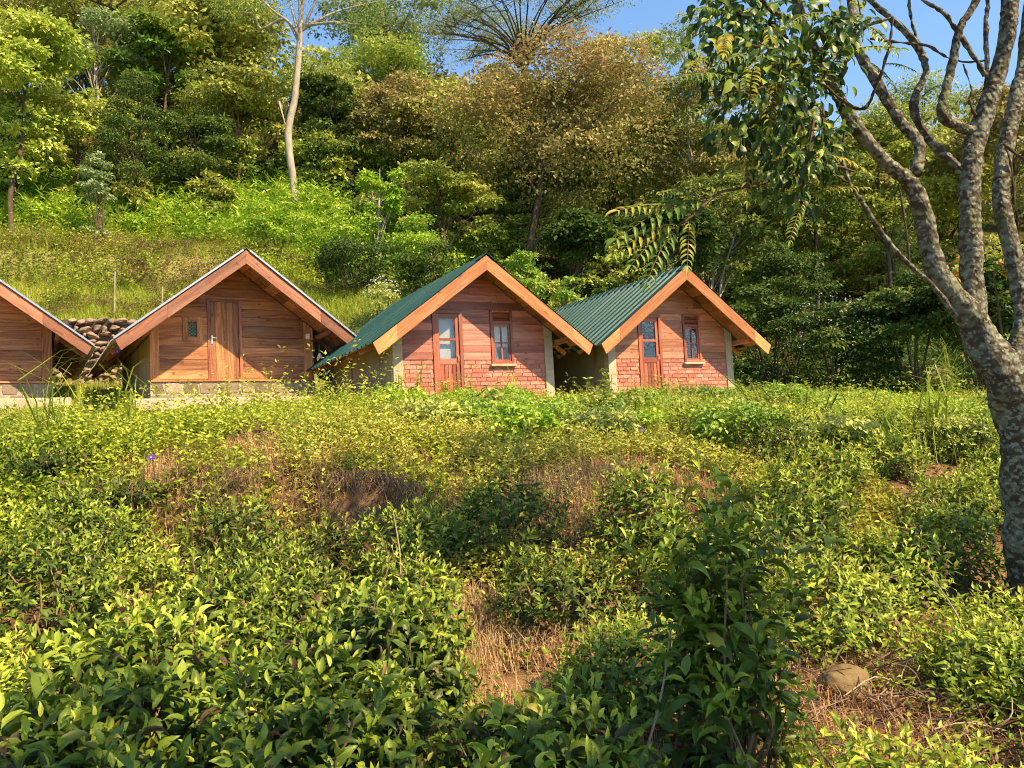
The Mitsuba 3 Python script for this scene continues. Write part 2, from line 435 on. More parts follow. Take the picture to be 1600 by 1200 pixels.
def roof(cb, D, sheet_bsdf, barge_bsdf, pitch_rib, rib_h, ridge_bsdf, split, nsheets):
    w, H, e, he, o, L, fb = D
    y0 = -o - .05
    rf = cb.add('ridge_cap', join3([ridge(H, o, L)]), ridge_bsdf)
    for sg in (-1, 1):
        d = unit([sg * e, 0, he - H])
        nv = unit([sg * (H - he), 0, e])
        ln = np.hypot(e, H - he)
        edges = np.linspace(y0, L, nsheets + 1)
        for a, b in zip(edges[:-1], edges[1:]):
            ys, hs = [], []
            nrib = max(1, int(round((b - a) / pitch_rib)))
            st = (b - a) / nrib
            for i in range(nrib):
                c = a + i * st
                ys += [c + .002 * (i == 0), c + st * .62, c + st * .70, c + st * .90]
                hs += [0, 0, rib_h, rib_h]
            ys += [b - .002]
            hs += [0]
            ys, hs = np.array(ys), np.array(hs)
            lo, hi = -.0, ln + .07 + .02 * rng.random()
            vs = np.array([lo, ln * .5, hi])
            sag = np.array([0, -.006 * rng.random(), 0])
            top = np.array([[np.array([0, y, H]) + d * v + nv * (.016 + h + s) for v, s in zip(vs, sag)] for y, h in zip(ys, hs)])
            bot = top - nv * .006
            n, k = len(ys), 3
            V = np.vstack([top.reshape(-1, 3), bot.reshape(-1, 3)])
            i, j = np.meshgrid(np.arange(n - 1), np.arange(k - 1), indexing='ij')
            q = np.stack([i * k + j, (i + 1) * k + j, (i + 1) * k + j + 1, i * k + j + 1], -1).reshape(-1, 4)
            q2 = q[:, ::-1] + n * k
            m = np.arange(n - 1) * k
            s1 = np.stack([m + k - 1, m + 2 * k - 1, m + 2 * k - 1 + n * k, m + k - 1 + n * k], 1)
            s0 = np.stack([m + k, m, m + n * k, m + k + n * k], 1)
            uv = np.stack([np.repeat(ys, k), np.tile(vs, n)], 1)
            cb.add('roof_sheet', (V, np.vstack([q, q2, s1, s0]), np.vstack([uv, uv]) + 5), sheet_bsdf)
        # barge boards on the front edge, in two lengths
        q = [np.array([0.0, H]), np.array([sg * e, he])]
        dn = np.array([0, -fb])
        cut = np.array([sg * .10, -.075]) * (1.0 if sg > 0 else .6)
        for a, b, last in ((0.0, split, False), (split, 1.0, True)):
            p0, p1 = q[0] + (q[1] - q[0]) * a, q[0] + (q[1] - q[0]) * b
            gap = (q[1] - q[0]) * .0012
            tip = p1 + dn - (np.array([sg * .11, -.11 * (H - he) / e]) if last else 0 * dn)
            poly = Polygon([p0 + gap * (a > 0), p1, tip, p0 + gap * (a > 0) + dn])
            V, F, uv = slab(poly, -o - .036, -o, 'x')
            sl = math.atan2(he - H, sg * e)
            al = V[:, 0] * math.cos(sl) + V[:, 2] * math.sin(sl)
            ac = -V[:, 0] * math.sin(sl) + V[:, 2] * math.cos(sl)
            BOARD[0] += 1
            cb.add('barge_board', (V, F, np.stack([al + 20, np.abs(ac) + .3 * V[:, 1] + 3 + 10 * (BOARD[0] % 97)], 1)), barge_bsdf)
        # soffit boards under the front overhang, seams across the slope
        sw = .285
        for i in range(int((ln - .05) / sw)):
            v = .06 + (i + .5) * sw
            c = np.array([0, -o / 2, H]) + d * v - nv * (.035 + .003 * (i % 2))
            cb.add('soffit_board', bar(c, d, [0, 1, 0], (sw - .006, o - .01, .018), .003), 'wood_soffit')
        # rafters from the wall to the eave, purlins, and the wall plate
        for k, y in enumerate(np.linspace(.35, L - .15, 6)):
            c = np.array([0, y, H]) + d * (ln * .80) - nv * .095
            cb.add('rafter', bar(c, d, [0, 1, 0], (ln * .40, .05, .10)), 'wood_barge' if barge_bsdf == 'wood_barge' else 'wood_soffit')
        for v in (.42, .72, .97):
            c = np.array([0, (L + .02) / 2, H]) + d * (ln * v) - nv * .02
            cb.add('purlin', bar(c, [0, 1, 0], d, (L - .02, .06, .045)), 'wood_soffit')
        zr = H - (H - he) / e * (w + .13)
        cb.add('eave_beam', bar([sg * (w + .13), (L - o + .1) / 2, zr - .24], [0, 1, 0], [0, 0, 1], (L + o - .16, .11, .09)), barge_bsdf)


def ridge(H, o, L):
    pts = []
    for s, z in ((-.17, -.085), (0, .045), (.17, -.085)):
        pts.append((s, z))
    poly = Polygon([(-.17, H - .082), (0, H + .05), (.17, H - .082), (.165, H - .092), (0, H + .04), (-.165, H - .092)])
    return slab(poly, -o - .07, L + .03)


def join3(ms):
    return ms[0]


def shell(cb, D, gable, holes, wall_bsdf, base):
    w, H, e, he, o, L, fb = D
    fw = cb.add('front_wall', slab(gable.difference(holes), 0.0, .12), wall_bsdf)
    zs = H - (H - he) / e * w - .06
    for sg in (-1, 1):
        cb.add('side_wall', bar([sg * (w - .07), (L - .5) / 2 + .121, (zs + base) / 2], [0, 1, 0], [0, 0, 1], (L - .5, zs - base, .14), .01), 'plaster')
    cb.add('back_wall', slab(gable, L - .36, L - .24), 'plaster')
    cb.add('floor_slab', bar([0, L / 2 - .1, -.06], [1, 0, 0], [0, 1, 0], (2 * w - .3, L - .6, .1), .01), 'concrete')
    return fw


def gable_poly(D, base, drop=.06):
    w, H, e, he = D[:4]
    s = (H - he) / e
    return Polygon([(-w, base), (w, base), (w, H - drop - s * w), (0, H - drop), (-w, H - drop - s * w)])


def brick_cabin(label, pos, yaw, plank_bsdf, grey_panes, bx):
    D = (1.814, 2.894, 2.444, 1.081, .70, 5.25, .304)
    w, H, e, he, o, L, fb = D
    s = (H - he) / e
    cb = Cabin('brick_cabin', label, pos, yaw)
    gable = gable_poly(D, -.5)
    dl, dr_, dt = -.966, -.306, 1.862
    wl, wr, wb, wt = .347, .864, .743, 1.60
    lv0, lv1 = 1.66, 1.885
    holes = unary_union([rect(dl, dr_, -.02, dt), rect(wl, wr, wb, lv1)])
    fw = shell(cb, D, gable, holes, 'mortar', -.5)
    keep = gable_poly(D, -.5, .10).difference(unary_union([rect(dl - .012, dr_ + .012, -.6, dt + .012), rect(wl - .012, wr + .012, wb - .055, lv1 + .012)]))
    inner = keep.intersection(rect(-w + .185, w - .185, -.5, 3))
    # brick courses
    z, row, r = -.42, 0, np.random.default_rng(5 + bx)
    while z < .83 - .05:
        x = -w - .12 * (row % 2)
        while x < w:
            bw, g = .222 + .012 * r.standard_normal(), .014
            p = rect(x, x + bw, z, z + .075).intersection(inner)
            x += bw + g
            if p.is_empty or p.area < .0025:
                continue
            j = r.normal(size=(4, 2)) * .003
            x0, z0, x1, z1 = p.bounds
            if abs(p.area - (x1 - x0) * (z1 - z0)) < 1e-6:
                p = Polygon([(x0 + j[0, 0], z0 + j[0, 1]), (x1 + j[1, 0], z0 + j[1, 1]), (x1 + j[2, 0], z1 + j[2, 1]), (x0 + j[3, 0], z1 + j[3, 1])])
            cb.add('brick', slab(p, -.016 - .007 * r.random(), .004), 'brick_red', fw)
        z += .0893
        row += 1
    # horizontal wall boards
    z = .836
    while z < H - .2:
        hgt = .142 + .014 * r.random()
        cutx = r.uniform(-.2, 1.2)
        for a, b in ((-w, cutx), (cutx + .004, w)) if z > 1.9 else ((-w, w),):
            p = rect(a, b, z, z + hgt).intersection(keep if z > 1.25 else inner)
            for q in getattr(p, 'geoms', [p]):
                if q.area > .004:
                    cb.add('plank', slab(q, -.024 - .006 * r.random(), .004), plank_bsdf, fw)
        z += hgt + .004
    for sg in (-1, 1):
        zt = H - s * (w - .0) - .10
        x0, x1 = (-w - .02, -w + .18) if sg < 0 else (w - .18, w + .02)
        p = rect(x0, x1, -.5, 3).intersection(gable_poly((w + .03, H, e, he), -.5, .09))
        cb.add('pilaster', slab(p, -.045, .13), 'concrete')
    # door
    J = 'wood_joinery'
    dk = cb.add('door', slab(rect(dl + .075, dr_ - .075, .0, .80), .035, .06, 'z'), J)
    for x0, x1 in ((dl, dl + .07), (dr_ - .07, dr_)):
        cb.add('frame', slab(rect(x0, x1, -.02, dt), -.045, .09, 'z'), J, dk)
    cb.add('frame', slab(rect(dl + .072, dr_ - .072, dt - .065, dt), -.042, .09), J, dk)
    a, b = dl + .075, dr_ - .075
    for x0, x1 in ((a, a + .075), (b - .075, b)):
        cb.add('stile', slab(rect(x0, x1, .0, dt - .07), -.012, .034, 'z'), J, dk)
    for z0, z1 in ((.0, .10), (.74, .86), (1.235, 1.285), (dt - .16, dt - .07)):
        cb.add('rail', slab(rect(a + .077, b - .077, z0, z1), -.010, .034), J, dk)
    for i in range(4):
        x0 = a + .08 + i * (b - a - .16) / 4
        cb.add('board', slab(rect(x0 + .006, x0 + (b - a - .16) / 4 - .006, .104, .736), .005, .034, 'z'), J, dk)
    for z0, z1 in ((.862, 1.233), (1.287, dt - .162)):
        m = rect(a + .077, b - .077, z0, z1)
        x0, y0, x1, y1 = m.bounds
        cb.add('pane', (np.array([(x0, .012, y0), (x1, .012, y0), (x1, .012, y1), (x0, .012, y1)]), np.array([(0, 1, 2), (0, 2, 3)])), 'pane_glass', dk)
    cb.add('handle', bar([b - .035, -.045, .87], [0, 0, 1], [1, 0, 0], (.13, .02, .02)), 'brass', dk)
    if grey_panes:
        cb.add('pane_backing', slab(rect(dl + .03, dr_ - .03, .7, dt), .13, .14), 'flat_grey')  # plain grey sheet behind the door panes
        cb.add('pane_backing', slab(rect(wl, wr, 1.12, wt), .135, .145), 'reflection_white')  # white sheets stand in for reflections in the window panes
        cb.add('pane_backing', slab(Polygon([(wl + .05, wb), (wl + .27, wb), (wl + .2, 1.12), (wl + .12, 1.12)]), .15, .16), 'reflection_white')
    # window with louvres above
    wk = cb.add('window', slab(rect(wl + .06, wl + .085, wb + .03, wt), -.02, .02, 'z'), J)
    for x0, x1 in ((wl, wl + .05), (wr - .05, wr)):
        cb.add('frame', slab(rect(x0, x1, wb, lv1), -.05, .10, 'z'), J, wk)
    for z0, z1 in ((wb, wb + .055), (wt + .0, wt + .06), (lv1 - .03, lv1)):
        cb.add('frame', slab(rect(wl + .052, wr - .052, z0, z1), -.047, .10), J, wk)
    xm = (wl + wr) / 2
    g0, g1, h0, h1 = wl + .092, wr - .092, wb + .095, wt - .045
    for x0, x1 in ((wl + .054, g0), (g1, wr - .054), (xm - .014, xm + .014)):
        cb.add('stile', slab(rect(x0, x1, wb + .057, wt - .002), -.022, .02, 'z'), J, wk)
    for z0, z1 in ((wb + .057, h0), (h1, wt - .002), ((h0 + h1) / 2 - .013, (h0 + h1) / 2 + .013)):
        for x0, x1 in ((g0, xm - .014), (xm + .014, g1)):
            cb.add('rail', slab(rect(x0 + .001, x1 - .001, z0, z1), -.020, .018), J, wk)
    for x0, x1 in ((g0, xm - .014), (xm + .014, g1)):
        for z0, z1 in ((h0, (h0 + h1) / 2 - .013), ((h0 + h1) / 2 + .013, h1)):
            cb.add('pane', (np.array([(x0, .0, z0), (x1, .0, z0), (x1, .0, z1), (x0, .0, z1)]), np.array([(0, 1, 2), (0, 2, 3)])), 'pane_glass', wk)
    for i in range(4):
        zc = wt + .085 + i * .052
        cb.add('louvre', bar([xm, .01, zc], [1, 0, 0], [0, .7, -.6], (wr - wl - .108, .06, .012), .002), J, wk)
    cb.add('sill', bar([xm, -.03, wb - .030], [1, 0, 0], [0, 1, 0], (wr - wl + .09, .15, .05), .006), 'concrete', wk)
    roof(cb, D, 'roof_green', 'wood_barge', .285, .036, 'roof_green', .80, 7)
    return cb


def plank_cabin(label, pos, yaw):
    D = (1.837, 2.838, 2.673, .762, 1.358, 6.7, .306)
    w, H, e, he, o, L, fb = D
    s = (H - he) / e
    cb = Cabin('plank_cabin', label, pos, yaw)
    gable = gable_poly(D, -.6)
    dl, dr_, dt = -.618, .156, 1.944
    a0, a1, b0, b1 = -1.155, -.73, .93, 1.50
    holes = unary_union([rect(dl, dr_, 0.03, dt), rect(a0 + .1, a1 - .1, b0 + .1, b1 - .1)])
    fw = shell(cb, D, gable, holes, 'wood_soffit', -.6)
    r = np.random.default_rng(int(abs(pos[0]) * 10))
    bays = [(-w + .17, dl - .002), (dr_ + .002, w - .20)]
    keep = gable_poly(D, .0, .10).difference(rect(a0 - .003, a1 + .003, b0 - .003, b1 + .003))
    for x0, x1 in bays:
        z = .055
        while z < dt - .03:
            hgt = r.uniform(.20, .30) if x0 < 0 else r.uniform(.17, .30)
            hgt = min(hgt, dt - z)
            p = rect(x0, x1, z, z + hgt).intersection(keep)
            for q in getattr(p, 'geoms', [p]):
                if q.area > .004:
                    cb.add('plank', slab(q, -.022 - .010 * r.random(), .004), 'wood_amber', fw)
            z += hgt + .011
    z = dt + .06
    cb.add('rail', slab(rect(-w, w, dt + .004, dt + .055).intersection(keep), -.036, .004), 'wood_amber', fw)
    while z < H - .2:
        p = rect(-w, w, z, z + .2).intersection(keep)
        if p.area > .004:
            cb.add('plank', slab(p, -.024 - .008 * r.random(), .004), 'wood_amber', fw)
        z += .206
    for x0, x1 in ((-w - .02, -w + .165), (w - .195, w + .03)):
        p = rect(x0, x1, -.02, 3).intersection(gable_poly((w + .04, H, e, he), -.5, .09))
        cb.add('corner_post', slab(p, -.06, .115, 'z'), 'wood_amber')
    cb.add('sill_board', bar([0, -.05, .012], [1, 0, 0], [0, 1, 0], (2 * w + .04, .15, .045)), 'wood_amber')
    # stone plinth with pale joints, each stone proud of the mortar
    pl = cb.add('plinth', slab(rect(-w - .03, w + .05, -.62, -.022), -.07, .0), 'concrete')
    x, row = -w - .02, 0
    for z0, z1 in ((-.60, -.30), (-.285, -.03)):
        x = -w - .02
        while x < w - .05:
            bw = r.uniform(.22, .5)
            x1 = min(x + bw, w + .04)
            j = r.uniform(-.035, .035, (6, 2))
            q = Polygon([(x + .03 + j[0, 0], z0 + .01), (x1 - .02 + j[1, 0], z0 + .012), (x1 - .006, (z0 + z1) / 2 + j[2, 1]), (x1 - .03 + j[3, 0], z1 - .008), (x + .02 + j[4, 0], z1 - .012), (x + .006, (z0 + z1) / 2 + j[5, 1])]).convex_hull
            q = q.buffer(-.012).buffer(.012)
            cb.add('stone', slab(q, -.084 - .012 * r.random(), -.066), 'rubble', pl)
            x = x1 + .012
    # door of five upright boards
    dk = cb.add('door', slab(rect(dl + .055, dr_ - .06, .035, dt - .06), .03, .05, 'z'), 'wood_amber')
    n = 5
    for i in range(n):
        x0 = dl + .056 + i * (dr_ - dl - .117) / n
        cb.add('board', slab(rect(x0 + .002, x0 + (dr_ - dl - .117) / n - .002, .036, dt - .062), -.004 - .004 * (i % 2), .029, 'z'), 'wood_amber', dk)
    for x0, x1 in ((dl, dl + .054), (dr_ - .058, dr_)):
        cb.add('frame', slab(rect(x0, x1, .034, dt), -.05, .10, 'z'), 'wood_joinery', dk)
    cb.add('frame', slab(rect(dl + .056, dr_ - .06, dt - .058, dt), -.047, .10), 'wood_joinery', dk)
    cb.add('escutcheon', bar([dl + .10, -.014, .98], [0, 0, 1], [1, 0, 0], (.2, .04, .012), .004), 'brass', dk)
    cb.add('handle', bar([dl + .145, -.055, 1.02], [1, 0, 0], [0, 0, 1], (.12, .02, .02), .006), 'brass', dk)
    # little lattice window
    wk = cb.add('window', slab(rect(a0 + .12, a1 - .12, b0 + .11, b1 - .11), .02, .026), 'green_mesh')
    c0, c1, d0, d1 = a0 + .115, a1 - .115, b0 + .105, b1 - .105
    for x0, x1 in ((a0, c0), (c1, a1)):
        cb.add('frame', slab(rect(x0, x1, b0, b1), -.052, .06, 'z'), 'wood_amber', wk)
    for z0, z1 in ((b0, d0), (d1, b1)):
        cb.add('frame', slab(rect(c0 + .001, c1 - .001, z0, z1), -.049, .06), 'wood_amber', wk)
    op = rect(c0, c1, d0, d1)
    for k in range(-3, 9):
        for sg in (-1, 1):
            x = c0 + k * .075
            q = Polygon([(x, d0), (x + .011, d0), (x + .011 + sg * .36, d1), (x + sg * .36, d1)]).intersection(op)
            if q.area > 1e-4:
                cb.add('lattice_bar', slab(q, -.012 if sg > 0 else -.006, .0 if sg > 0 else .012), 'flat_grey', wk)
    roof(cb, D, 'roof_grey', 'wood_barge_old', .16, .022, 'roof_grey', .62, 6)
    for sg in (-1, 1):   # pale metal flashing along the top of the front edge
        d = unit([sg * e, 0, he - H])
        ln = np.hypot(e, H - he) + .07
        nv = unit([sg * (H - he), 0, e])
        cb.add('flashing', bar(np.array([0, -o - .055, H]) + d * ln / 2 + nv * .035, d, nv, (ln - .12, .045, .05), .004), 'trim_metal')
    return cb


C2 = plank_cabin('plank cabin with solid door, tiny lattice window and stone plinth, wholly in view', (-6.531, 18.62, 1.643), 31.54)
C1 = plank_cabin('dark brown plank cabin cut off by the left edge of the view', (-13.0, 18.54, 1.92), 31.54)
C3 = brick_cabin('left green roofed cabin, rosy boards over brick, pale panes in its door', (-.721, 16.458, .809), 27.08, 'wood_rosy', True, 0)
C4 = brick_cabin('rightmost cabin, green roof, honey boards over brick, dark panes in its door', (3.833, 18.677, .822), 26.63, 'wood_honey', False, 1)

# lamp and junction box on the right corner post of the plank cabin
lamp = thing('hanging_lamp', 'small black outdoor lamp with white bell shade hanging beside the plank cabin corner post', 'lamp')
_t = C2.tw
scene[lamp + '__bracket'] = mikit.ply(tube([(1.80, -.06, .98), (1.90, -.17, 1.02), (1.96, -.24, .98), (1.97, -.25, .86)], .012, 6), 'black_metal', smooth=True, to_world=_t)
_h = trimesh.creation.revolve([(0.0, .34), (.03, .34), (.036, .2), (.04, .13), (0, .13)], sections=16)
_h.apply_translation((1.97, -.25, .53))
scene[lamp + '__housing'] = mikit.ply(_h, 'black_metal', smooth=40, to_world=_t)
_b = trimesh.creation.revolve([(.03, .13), (.05, .08), (.075, .02), (.10, .0), (.095, .0), (.07, .015), (.045, .075), (.025, .125), (.03, .13)], sections=20)
_b.apply_translation((1.97, -.25, .53))
scene[lamp + '__bell_shade'] = mikit.ply(_b, 'white_enamel', smooth=40, to_world=_t)
jb = thing('junction_box', 'white junction box high on the right corner post of the plank cabin', 'junction box')
scene[jb] = mikit.ply(bar([1.735, -.085, 1.10], [0, 0, 1], [1, 0, 0], (.14, .10, .05), .012)[:2], 'white_enamel', to_world=_t)
scene[jb + '__lid'] = mikit.ply(bar([1.735, -.116, 1.10], [0, 0, 1], [1, 0, 0], (.12, .085, .012), .004)[:2], 'white_enamel', to_world=_t)

# pale concrete apron in front of the plank cabins
for _k, (_c, _w) in enumerate((((-.1, -1.35), 4.6),)):
    for _cab in (C2, C1):
        m = bar([_c[0], _c[1], -.62], [1, 0, 0], [0, 1, 0], (_w, 1.0, .25), .02)
        k = put('concrete_path', mikit.ply(m[:2], 'concrete', to_world=_cab.tw))
        tag(k, label='pale concrete apron in front of the plank cabin ' + ('with the lattice window' if _cab is C2 else 'at the left edge'), kind='structure')

# ------------------------------------------------------------------ dry stone retaining wall
sw = thing('stone_wall', 'dry stone retaining wall of brown rubble seen between the two plank cabins', 'wall')
r = np.random.default_rng(3)
_w0, _w1 = -16.2, -8.6
xs = np.linspace(_w0, _w1, 60)
back = []
for x in xs:
    g = float(G(x, 25.9)) - .4
    t = float(G(x, 26.5)) + .0
    back.append((x, g, t))
_V = np.array([(x, 26.12, z) for x, g, t in back for z in (g, t)] + [(x, 26.5, z) for x, g, t in back for z in (g, t)])
_n = len(xs)
_F = []
for i in range(_n - 1):
    a, b, c, d = 2 * i, 2 * i + 2, 2 * i + 3, 2 * i + 1
    o = 2 * _n
    _F += [(a, b, c, d), (c + 0, c + o, d + o, d), (b + o, a + o, d + o, c + o)]
scene[sw] = mikit.ply((_V, np.array(_F)), 'bark_dark')
_st = []
for v in range(6):
    _q = unit(np.random.default_rng(v).normal(size=(15, 3))) * np.random.default_rng(v + 9).uniform(.8, 1.15, (15, 1))
    m = trimesh.Trimesh(_q).convex_hull.subdivide().subdivide()
    m = trimesh.smoothing.filter_laplacian(m, iterations=2)
    m.vertices *= .5 + .0 * m.vertices
    m.vertices = m.vertices * (1 + .7 * (meshkit.noise(m.vertices * 3.5 + v * 7, v)[:, None] - .5))
    m.vertices = np.sign(m.vertices) * np.abs(m.vertices) ** .9
    _st.append(mikit.ply(m, 'wall_stone', smooth=32))
nst = 0
for i in range(10):
    x = _w0 + r.random() * .3
    while x < _w1:
        bw = r.uniform(.20, .42)
        zb = float(G(x, 25.85))
        z = zb + .08 + i * .225 + r.uniform(-.06, .06)
        if z < float(G(x, 26.5)) + .05 and (nst < 290):
            scene_e = {**_st[r.integers(6)], 'to_world': T().translate([x + bw / 2, 26.08 + r.uniform(-.07, .04), z]).rotate([0, 1, 0], r.uniform(-14, 14)).rotate([0, 0, 1], r.uniform(0, 25)).scale([bw * 1.06, .42, r.uniform(.19, .31)])}
            put_n(sw + '__stone', scene_e)
            nst += 1
        x += bw + .01

# ------------------------------------------------------------------ foliage palettes (from dark old to young leaves; two have shade put into the colour)
PAL = {
    'lime': [(0.163, 0.250, 0.043), (0.349, 0.471, 0.073), (0.558, 0.620, 0.127), (0.602, 0.620, 0.191)],
    'olive': [(0.116, 0.162, 0.033), (0.255, 0.298, 0.063), (0.395, 0.423, 0.096), (0.512, 0.498, 0.127)],
    'olive2': [(0.116, 0.188, 0.033), (0.233, 0.298, 0.053), (0.372, 0.423, 0.085), (0.558, 0.498, 0.127)],
    'midolive': [(0.080, 0.149, 0.025), (0.163, 0.250, 0.043), (0.279, 0.373, 0.073), (0.464, 0.423, 0.106)],
    'grey': [(0.156, 0.227, 0.094), (0.267, 0.355, 0.153), (0.379, 0.480, 0.235), (0.489, 0.557, 0.305)],
    'dark': [(0.047, 0.092, 0.024), (0.082, 0.142, 0.033), (0.129, 0.194, 0.043), (0.207, 0.259, 0.059)],
    'fern': [(0.081, 0.165, 0.033), (0.136, 0.254, 0.043), (0.216, 0.331, 0.063), (0.432, 0.406, 0.085)],
    'yellow': [(0.134, 0.209, 0.029), (0.242, 0.337, 0.047), (0.349, 0.434, 0.075), (0.365, 0.434, 0.113)],
    'blue': [(0.116, 0.181, 0.082), (0.207, 0.285, 0.129), (0.310, 0.388, 0.176), (0.440, 0.490, 0.188)],
    'rust': [(0.177, 0.209, 0.060), (0.260, 0.265, 0.085), (0.358, 0.291, 0.110), (0.419, 0.296, 0.125)],
    'rust2': [(0.147, 0.181, 0.051), (0.226, 0.243, 0.068), (0.305, 0.282, 0.096), (0.384, 0.299, 0.124)],
    'fresh': [(0.123, 0.252, 0.019), (0.226, 0.388, 0.032), (0.351, 0.503, 0.048), (0.495, 0.600, 0.081)],
    'fresh2': [(0.190, 0.254, 0.063), (0.324, 0.406, 0.096), (0.460, 0.508, 0.127), (0.596, 0.558, 0.191)],
    'shade': [(0.028, 0.064, 0.013), (0.050, 0.100, 0.019), (0.085, 0.142, 0.026), (0.142, 0.185, 0.038)],  # leaf colour darkened for the shade these plants stand in
    'shade2': [(0.129, 0.232, 0.028), (0.207, 0.362, 0.047), (0.310, 0.440, 0.070), (0.518, 0.518, 0.094)],
    'pale': [(0.177, 0.230, 0.065), (0.284, 0.337, 0.097), (0.532, 0.558, 0.322), (0.558, 0.558, 0.558)],
    'dusk': [(0.053, 0.098, 0.017), (0.108, 0.165, 0.028), (0.184, 0.246, 0.048), (0.306, 0.279, 0.070)],  # mid olive made darker, shade put into the colour
}


def crown(c, rx, ry, rz, pal, n, leaf, style, r, flat=.55):
    """(leaves mesh, clump centres)"""
    c = np.array(c, float)
    k = {'dome': 46, 'layers': 30, 'cone': 60, 'airy': 26}[style]
    k = int(k * np.clip(rx / 3.0, .6, 2.2))
    d = rand_dir(k, r)
    if style == 'cone':
        t = r.random(k) ** .8
        ang = r.random(k) * 6.283
        rad = (1 - t) ** .75 * .85 + .06
        cl = np.stack([np.cos(ang) * rad, np.sin(ang) * rad, 2 * t - 1], 1)
        rc = (.30 - .18 * t) * rx * 1.0
    elif style == 'layers':
        d[:, 2] = np.where(r.random(k) < .7, np.abs(d[:, 2]), d[:, 2])
        cl = d * (r.random(k) ** .35)[:, None]
        rc = rx * r.uniform(.22, .40, k)
    elif style == 'airy':
        cl = d * (r.random(k) ** .4)[:, None]
        rc = rx * r.uniform(.16, .32, k)
    else:
        d[:, 2] = np.where(r.random(k) < .45, np.abs(d[:, 2]), d[:, 2])
        cl = d * (r.random(k) ** .28)[:, None] * .86
        rc = rx * r.uniform(.15, .36, k)
    cl = c + cl * np.array([rx, ry, rz])
    w = rc ** 2
    i = r.choice(k, n, p=w / w.sum())
    dd = rand_dir(n, r)
    dd[:, 2] = np.where(r.random(n) < .75, np.abs(dd[:, 2]), dd[:, 2])
    sq = {'layers': .34, 'cone': .8, 'airy': .7, 'dome': flat}[style]
    P = cl[i] + dd * (rc[i] * (.55 + .45 * r.random(n) ** .5) * (1 + .45 * (r.random(n) < .12)))[:, None] * np.array([1, 1, sq])
    D = unit(dd * np.array([1, 1, .3]) + .7 * rand_dir(n, r) - np.array([0, 0, .25]))
    N = unit(np.array([0, 0, .8]) + .7 * dd + .6 * rand_dir(n, r))
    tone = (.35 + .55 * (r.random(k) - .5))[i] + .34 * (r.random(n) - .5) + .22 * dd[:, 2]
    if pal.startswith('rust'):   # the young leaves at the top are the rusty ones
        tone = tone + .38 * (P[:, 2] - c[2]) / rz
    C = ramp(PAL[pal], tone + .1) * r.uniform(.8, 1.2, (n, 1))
    L = leaf * r.uniform(.5, 1.5, n)
    W = L * (.62 if style != 'cone' else .4)
    return leaves(P, D, N, L, W, C, L2), cl


def tree(name, label, c, rx, rz, pal, leaf, n, style, tx, bark, seed, group=None, stems=1):
    r = np.random.default_rng(seed)
    x, y, z = c
    key = thing(name, label, 'tree', group)
    rx, rz = rx * 1.1, rz * (1.25 if 'stems' in label else 1.1)
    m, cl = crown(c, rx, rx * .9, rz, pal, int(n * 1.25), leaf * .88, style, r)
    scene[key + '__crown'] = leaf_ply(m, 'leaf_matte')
    tubes = []
    rad = .028 * rx + .02
    for s in range(stems):
        bx, by = tx + .7 * (r.random() - .5) * (s > 0) + (s > 0) * r.uniform(-1, 1) * .3 * rx, y + r.uniform(-.3, .3)
        zb = float(G(bx, by)) - .3
        ztop = z + rz * (.55 if style != 'cone' else .85)
        top = np.array([x + r.uniform(-.2, .2) * rx, y + r.uniform(-.2, .2) * rx, ztop])
        base = np.array([bx, by, zb])
        pts = [base + (top - base) * t + np.append(r.normal(size=2) * .05 * rx, 0) * (0 < t < 1) for t in (0, .25, .5, .75, 1)]
        rr = rad / math.sqrt(stems)
        tubes.append(tube(pts, [rr * 1.25, rr, rr * .85, rr * .6, rr * .2], 7, 3))
        pick = cl[r.permutation(len(cl))[:int(12 if style != 'airy' else 20)]]
        for q in pick:
            t = np.clip((q[2] - zb) / (ztop - zb) - r.uniform(.12, .35), .25, .85)
            a = base + (top - base) * t
            mid = a + (q - a) * .5 + np.array([0, 0, .12 * rz * r.uniform(-.3, 1)])
            tubes.append(tube([a, mid, q], [rr * .42, rr * .28, rr * .08], 5, 3))
    m = join(tubes)
    scene[key + '__trunk'] = mikit.ply(m, 'bark_' + bark, smooth=True)
    return key


